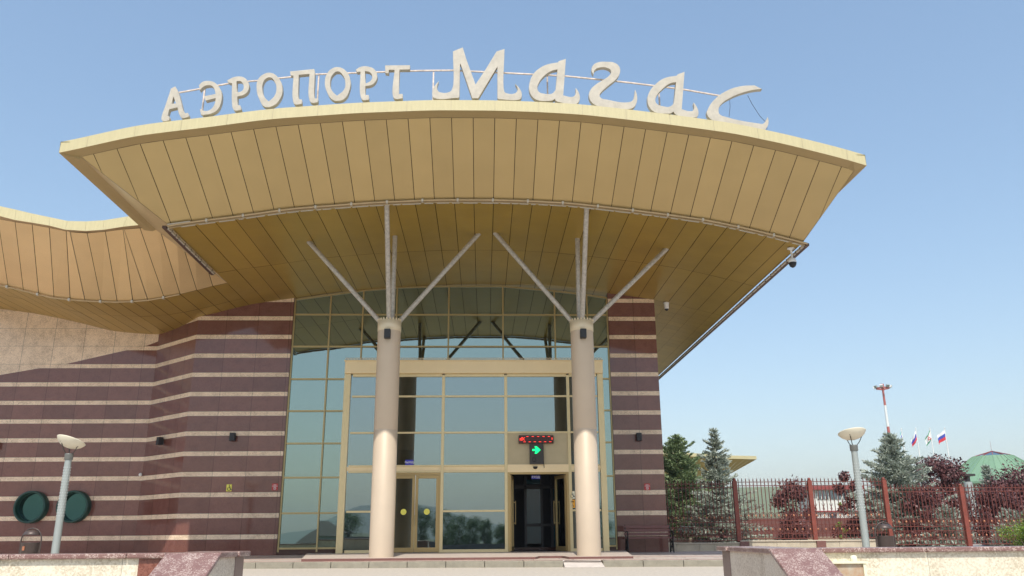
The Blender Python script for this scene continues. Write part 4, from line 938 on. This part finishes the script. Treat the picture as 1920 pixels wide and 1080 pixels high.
# ================================================================== BEYOND THE FENCE
# hill
def ridge(name,y,pts,m,depth=60):
    b=MB(); r=random.Random(7)
    for (x0,z0),(x1,z1) in zip(pts,pts[1:]):
        n=12
        for i in range(n):
            a=lerp(x0,x1,i/n); c_=lerp(x0,x1,(i+1)/n); za=lerp(z0,z1,i/n); zc_=lerp(z0,z1,(i+1)/n)
            b.face([(a,y,-2),(c_,y,-2),(c_,y+depth,zc_),(a,y+depth,za)],0,None,True); b.face([(a,y+depth,za),(c_,y+depth,zc_),(c_,y+depth*2,-2),(a,y+depth*2,-2)],0,None,True)
    return tag(b.build(name,m),kind='structure')
ridge('hill',420,[(-200,4),(60,20),(130,28.5),(180,29),(240,24),(330,14),(500,3)],M['hill'],90)
ridge('hill',-2300,[(-1400,20),(-750,34),(-520,26),(-400,40),(-300,74),(-180,80),(-100,74),(60,34),(200,22),(420,40),(900,60),(1500,20)],M['hill'],200)
# distant wing of the terminal
e=empty('distant_terminal_wing',(20,78,0)); tag(e,'far wing with a golden upswept roof edge showing behind the spruces','building')
b=MB(); 
fp=[at(1225,843,75),at(1280,848,75),at(1320,851,75),at(1370,854,75),at(1418,855,75)]; fq=[at(1225,851,75),at(1280,855,75),at(1320,857,75),at(1370,860,75),at(1419,861,75)]
for i in range(4): b.mesh([fq[i],fq[i+1],fp[i+1],fp[i],fp[i]+Vector((0,20,0)),fp[i+1]+Vector((0,20,0))],[(0,1,2,3),(3,2,5,4)])
b.build('fascia',M['fascia'],e)
b=MB(); lo=[at(1225,915,78),at(1262,910,78),at(1300,905,78),at(1340,900,78),at(1374,886,78)]
n=18
def lerpP(L,t):
    t*=len(L)-1; i=min(int(t),len(L)-2); return L[i].lerp(L[i+1],t-i)
for i in range(n): panel(b,[lerpP(lo,i/n),lerpP(lo,(i+1)/n),lerpP(fq,(i+1)/n),lerpP(fq,i/n)],0,.014)
b.build('apron',mat('far_apron',(.58,.41,.18),.5,.3),e)
b=MB(); q=lerpP(lo,0); b.box(q.x,lo[-2].x,79,90,0,lo[0].z+.4); b.build('wall',mat('far_wall',(.35,.22,.18),.6),e)
b=MB(); a_=at(1300,908,78.8); b.box(a_.x,a_.x+1.6,78.7,79,0,a_.z); b.build('window',M['winglass'],e)
# white house with red eaves
e=empty('white_house',(28,74,0)); tag(e,'white two storey house with red eaves and window strip seen through the fence','house')
b=MB(); x0=at(1518,950,70).x; x1=at(1606,950,70).x; b.box(x0,x1,70,72.5,0,4.3); b.build('wall',M['stucco'],e)
b=MB(); b.box(x0-.3,x1+.6,69.5,72.8,4.3,4.6); b.box(x0-.05,x1,69.85,70.0,2.5,2.62); b.build('roof',M['roofred'],e)
for k in range(3):
    b=MB(); a_=x0+.7+k*1.05; b.box(a_,a_+.98,69.93,70.0,3.55,4.2); 
    f=b.build('window',M['winglass'],e)
    b=MB(); 
    for j in range(4): b.box(a_+j*.31,a_+j*.31+.05,69.88,69.93,3.55,4.2)
    b.build('frame',M['stucco'],f)
b=MB(); b.box(x0+1.6,x0+2.1,69.93,70,1.6,2.4); b.build('window',M['winglass'],e)
# low walls behind the fence
e=MB(); a_=at(1388,1000,48); c_=at(1560,1000,48)
e.box(a_.x-6,c_.x+4,48,48.2,0,1.62,0)
tag(e.build('brick_red_wall',mat('dull_red_wall',(.13,.05,.04),.7,var=.15),loc=(a_.x,48,0)),'low dull red wall running behind the fence','wall')
e=MB(); e.box(8.2,17,39.0,39.3,0,.62); tag(e.build('garden_wall',M['gbeige'],loc=(12,39,0)),'low pale stone wall behind the fence base','wall')
e=MB(); a_=at(1421,975,55); c_=at(1455,985,55); e.box(a_.x,c_.x,55,57,0,a_.z); e.box(a_.x-.1,c_.x+.1,54.9,57.1,a_.z,a_.z+.05)
tag(e.build('orange_kiosk',mat('orange_wall',(.62,.27,.07),.6),loc=(a_.x,55,0)),'small orange box shaped kiosk behind the dull red wall','kiosk')
# green conical roof
e=empty('round_pavilion',(69,112,0)); tag(e,'round building with a pale green metal cone roof and glass cap','building')
cx,cy=at(1877,850,110).x,112; zb=at(1877,904,110).z; zk=at(1877,853,110).z; za=at(1877,843,110).z; n=12
b=MB(); rb_=7.4; rk=2.45
for i in range(n):
    t0=2*math.pi*i/n; t1=2*math.pi*(i+1)/n; q=lambda rr,t,z:Vector((cx+rr*math.cos(t),cy+rr*math.sin(t),z))
    b.face([q(rb_,t0,zb),q(rb_,t1,zb),q(rk,t1,zk),q(rk,t0,zk)]); b.bar(q(rb_,t0,zb+.03),q(rk,t0,zk+.03),.10,.08)
    for j in range(1,3):
        tt=lerp(t0,t1,j/3); p_=q(rb_,t0,zb).lerp(q(rb_,t1,zb),j/3); r_=q(rk,t0,zk).lerp(q(rk,t1,zk),j/3); b.bar(p_+Vector((0,0,.03)),r_+Vector((0,0,.03)),.04,.05)
b.lathe((cx,cy,0),[(rb_,zb),(rb_,zb-.25)],n=12,smooth=False); b.build('roof',M['domegreen'],e)
b=MB(); b.lathe((cx,cy,0),[(rk,zk),(0,za)],n=12,smooth=False); g_=b.build('skylight',M['domeglass'],e)
b=MB()
for i in range(12): t=2*math.pi*i/12; b.bar((cx+rk*math.cos(t),cy+rk*math.sin(t),zk+.02),(cx,cy,za+.02),.09,.06)
b.tube((cx,cy,za),(cx,cy,za+1.3),.018,n=6); b.build('ribs',M['roofred'],e)
b=MB(); b.lathe((cx,cy,0),[(5.9,0),(5.9,zb-.2)],n=32); b.build('wall',M['stucco'],e)
# chimney like vent in front of it
e=empty('flue_pipe',(at(1829,915,60).x,60,0)); tag(e,'short grey flue with a dark hood in front of the green roof','flue')
q=at(1813,893,60); b=MB(); b.tube((q.x,60,0),(q.x,60,q.z-.4),.28,n=12); b.build('pipe',M['lampgrey'],e); b=MB(); b.tube((q.x,60,q.z-.4),(q.x,60,q.z),.18,n=12); b.box(q.x-.4,q.x+.4,59.6,60.4,q.z,q.z+.15); b.build('hood',M['dgrey'],e)
# lighting mast
q=at(1655,728,150); e=empty('floodlight_mast',(q.x,150,0)); tag(e,'tall red and white banded floodlight mast far behind the trees','mast')
H=q.z; b=MB(); bands=[(0,12.6,0),(12.6,14.0,0),(14,20.0,0),(20,H-8,1)]
zz=[0,11,17.3,H-2.2,H]; 
zr=[0,at(1664,800,150).z,at(1660,760,150).z,H]
for i,(z0_,z1_) in enumerate(zip(zr,zr[1:])): b.tube((q.x,150,z0_),(q.x,150,z1_),lerp(.42,.18,z0_/H),lerp(.42,.18,z1_/H),n=12,mi=0 if i!=1 else 1)
b.build('pole',[M['mastred'],M['white']],e)
b=MB(); b.torus((q.x,150,H+.1),1.0,.12,n=20)   # vertical ring replaced below by flat ring
b=MB()
for i in range(24):
    t0=2*math.pi*i/24; t1=2*math.pi*(i+1)/24; b.bar((q.x+1.1*math.cos(t0),150+1.1*math.sin(t0),H),(q.x+1.1*math.cos(t1),150+1.1*math.sin(t1),H),.15,.25)
for i in range(6): t=math.pi*i/3; b.bar((q.x,150,H-.4),(q.x+1.1*math.cos(t),150+1.1*math.sin(t),H),.1)
b.tube((q.x,150,H),(q.x,150,H+.8),.3,n=10); b.build('crown_ring',M['mastred'],e)
for i in range(8):
    t=2*math.pi*i/8+.2; c_=Vector((q.x+1.45*math.cos(t),150+1.45*math.sin(t),H+.25)); b=MB(); Mr=Matrix.Rotation(t,3,'Z')@Matrix.Rotation(R(35),3,'Y')
    vs=[c_+Mr@Vector(v) for v in ((-.15,-.28,-.2),(.15,-.28,-.2),(.15,.28,-.2),(-.15,.28,-.2),(-.15,-.28,.2),(.15,-.28,.2),(.15,.28,.2),(-.15,.28,.2))]
    b.mesh(vs,[(0,3,2,1),(4,5,6,7),(0,1,5,4),(1,2,6,5),(2,3,7,6),(3,0,4,7)]); b.build('floodlight',M['white'] if i%2 else M['lampgrey'],e)
# flags
def flag(px,py,label,cols,ang,wave,ln,kind=None):
    D=90; q=at(px,py,D); e=empty('flagpole',(q.x,D,0)); tag(e,label,'flagpole','flagpoles in a row')
    b=MB(); b.tube((q.x,D,0),(q.x,D,q.z),.075,.045,n=10); b.lathe((q.x,D,q.z+.06),[(0,-.07),(.08,0),(0,.08)],n=10); b.build('pole',M['white'],e)
    b=MB(); n=14; Hf=1.05; ca,sa=math.cos(ang),math.sin(ang)
    nc=len(cols); rows=nc*4
    def pt(i,j):
        u=i/n; v=j/rows; s_=u*ln
        x=q.x-.05-s_*ca*abs(math.cos(.25*math.sin(u*5))); z=q.z-.15-v*Hf*(1-.12*u)-s_*sa-.18*u*u*(1 if v<.5 else .8)
        return (x,D+.25*math.sin(u*7+wave+v)*u,z)
    for i in range(n):
        for j in range(rows): b.face([pt(i,j),pt(i+1,j),pt(i+1,j+1),pt(i,j+1)][::-1],cols[j*nc//rows][1],None,True)
    ms=[M['flagw'],M['flagb'],M['flagr'],M['flagg'],M['flagc']]
    fo=b.build('flag',ms,e)
    if kind=='sun':
        b=MB(); c_=Vector(pt(6,rows//2)); b.torus((c_.x,c_.y-.14,c_.z),.12,.03,n=16,m=5)
        for k in range(3): t=R(90+120*k); b.path([(c_.x+.12*math.cos(t),c_.y-.14,c_.z+.12*math.sin(t)),(c_.x+.22*math.cos(t+.2),c_.y-.14,c_.z+.22*math.sin(t+.2)),(c_.x+.25*math.cos(t+.7),c_.y-.14,c_.z+.25*math.sin(t+.7))],.02,n=4)
        b.build('emblem',M['flagr'],e)
W=('w',0);B_=('b',1);Rd=('r',2);G=('g',3);Tl=('t',4)
flag(1690,805,'leftmost flagpole, limp flag with pale and teal folds',[Tl,W,B_,W,Tl],1.25,0,1.15)
flag(1717,804,'second flagpole from the left, folded white blue and red tricolour',[W,B_,Rd],1.0,1.5,1.1)
flag(1743.5,804,'third flagpole from the left, white flag with green bands and a red sun sign',[G,W,W,W,W,G],.95,2.2,1.15,'sun')
flag(1771,804,'rightmost flagpole, open white blue and red tricolour',[W,B_,Rd],.50,3.0,1.15)
# ================================================================== SEEN ONLY IN THE MIRROR GLASS
rb2=random.Random(44)
for k,(x,y,h,rd) in enumerate(((-9.3,-80,6.4,1.8),(-6.0,-82,5.6,2.0),(-4.0,-78,6.0,1.9),(-1.6,-80,5.2,1.8),(.3,-84,4.6,1.5),(3.0,-79,4.4,1.6),(5.2,-81,4.0,1.8),(-21.5,-84,4.6,2.4),(17.0,-76,6.5,2.6))):
    leafy('leafy_tree',x,y,h*(1+.12*math.sin(k*2.1)),rd*1.15,M['wild'],'leafy green tree across the forecourt, mirrored '+['at the closed doors','right of the closed doors','left in the middle window','mid middle window','right in the middle window','beside the open door','past the open door','behind the dark roof','at the glass right edge'][k],60+k,n=9000,z0=-.9,size=.14,blobs=48,base=.03)
e=empty('low_house',(-27,-80,-.9)); tag(e,'dark roofed low house across the forecourt, mirrored in the left panes','house')
b=MB(); b.box(-29,-21.5,-86,-80,-.9,.7); b.build('wall',M['stucco'],e)
b=MB(); b.mesh([(-29.6,-79,.7),(-20.8,-79,.7),(-20.8,-87,.7),(-29.6,-87,.7),(-27,-83,3.1),(-25.6,-83,3.1)],[(0,1,5,4),(1,2,5),(2,3,4,5),(3,0,4)]); b.build('roof',mat('dark_roof',(.06,.045,.04),.7),e)
e=MB(); e.box(-70,60,-60.2,-60,-.9,.25); tag(e.build('boundary_wall',mat('grey_wall',(.12,.11,.11),.8),loc=(0,-60,-.9)),'long low dark wall across the forecourt, mirrored in the glass','wall')

# ================================================================== HAZE
hz=MB(); hz.box(-2740,2740,-2740,2740,-3,86); ho=hz.build('haze',[]); tag(ho,kind='stuff')
hm=bpy.data.materials.new('haze_air'); hm.use_nodes=True; n_=hm.node_tree; n_.nodes.remove(n_.nodes['Principled BSDF']); pv=n_.nodes.new('ShaderNodeVolumePrincipled')
pv.inputs['Color'].default_value=(.86,.92,1,1); pv.inputs['Density'].default_value=HAZE; pv.inputs['Anisotropy'].default_value=.3
n_.links.new(pv.outputs[0],n_.nodes['Material Output'].inputs['Volume']); ho.data.materials.append(hm)
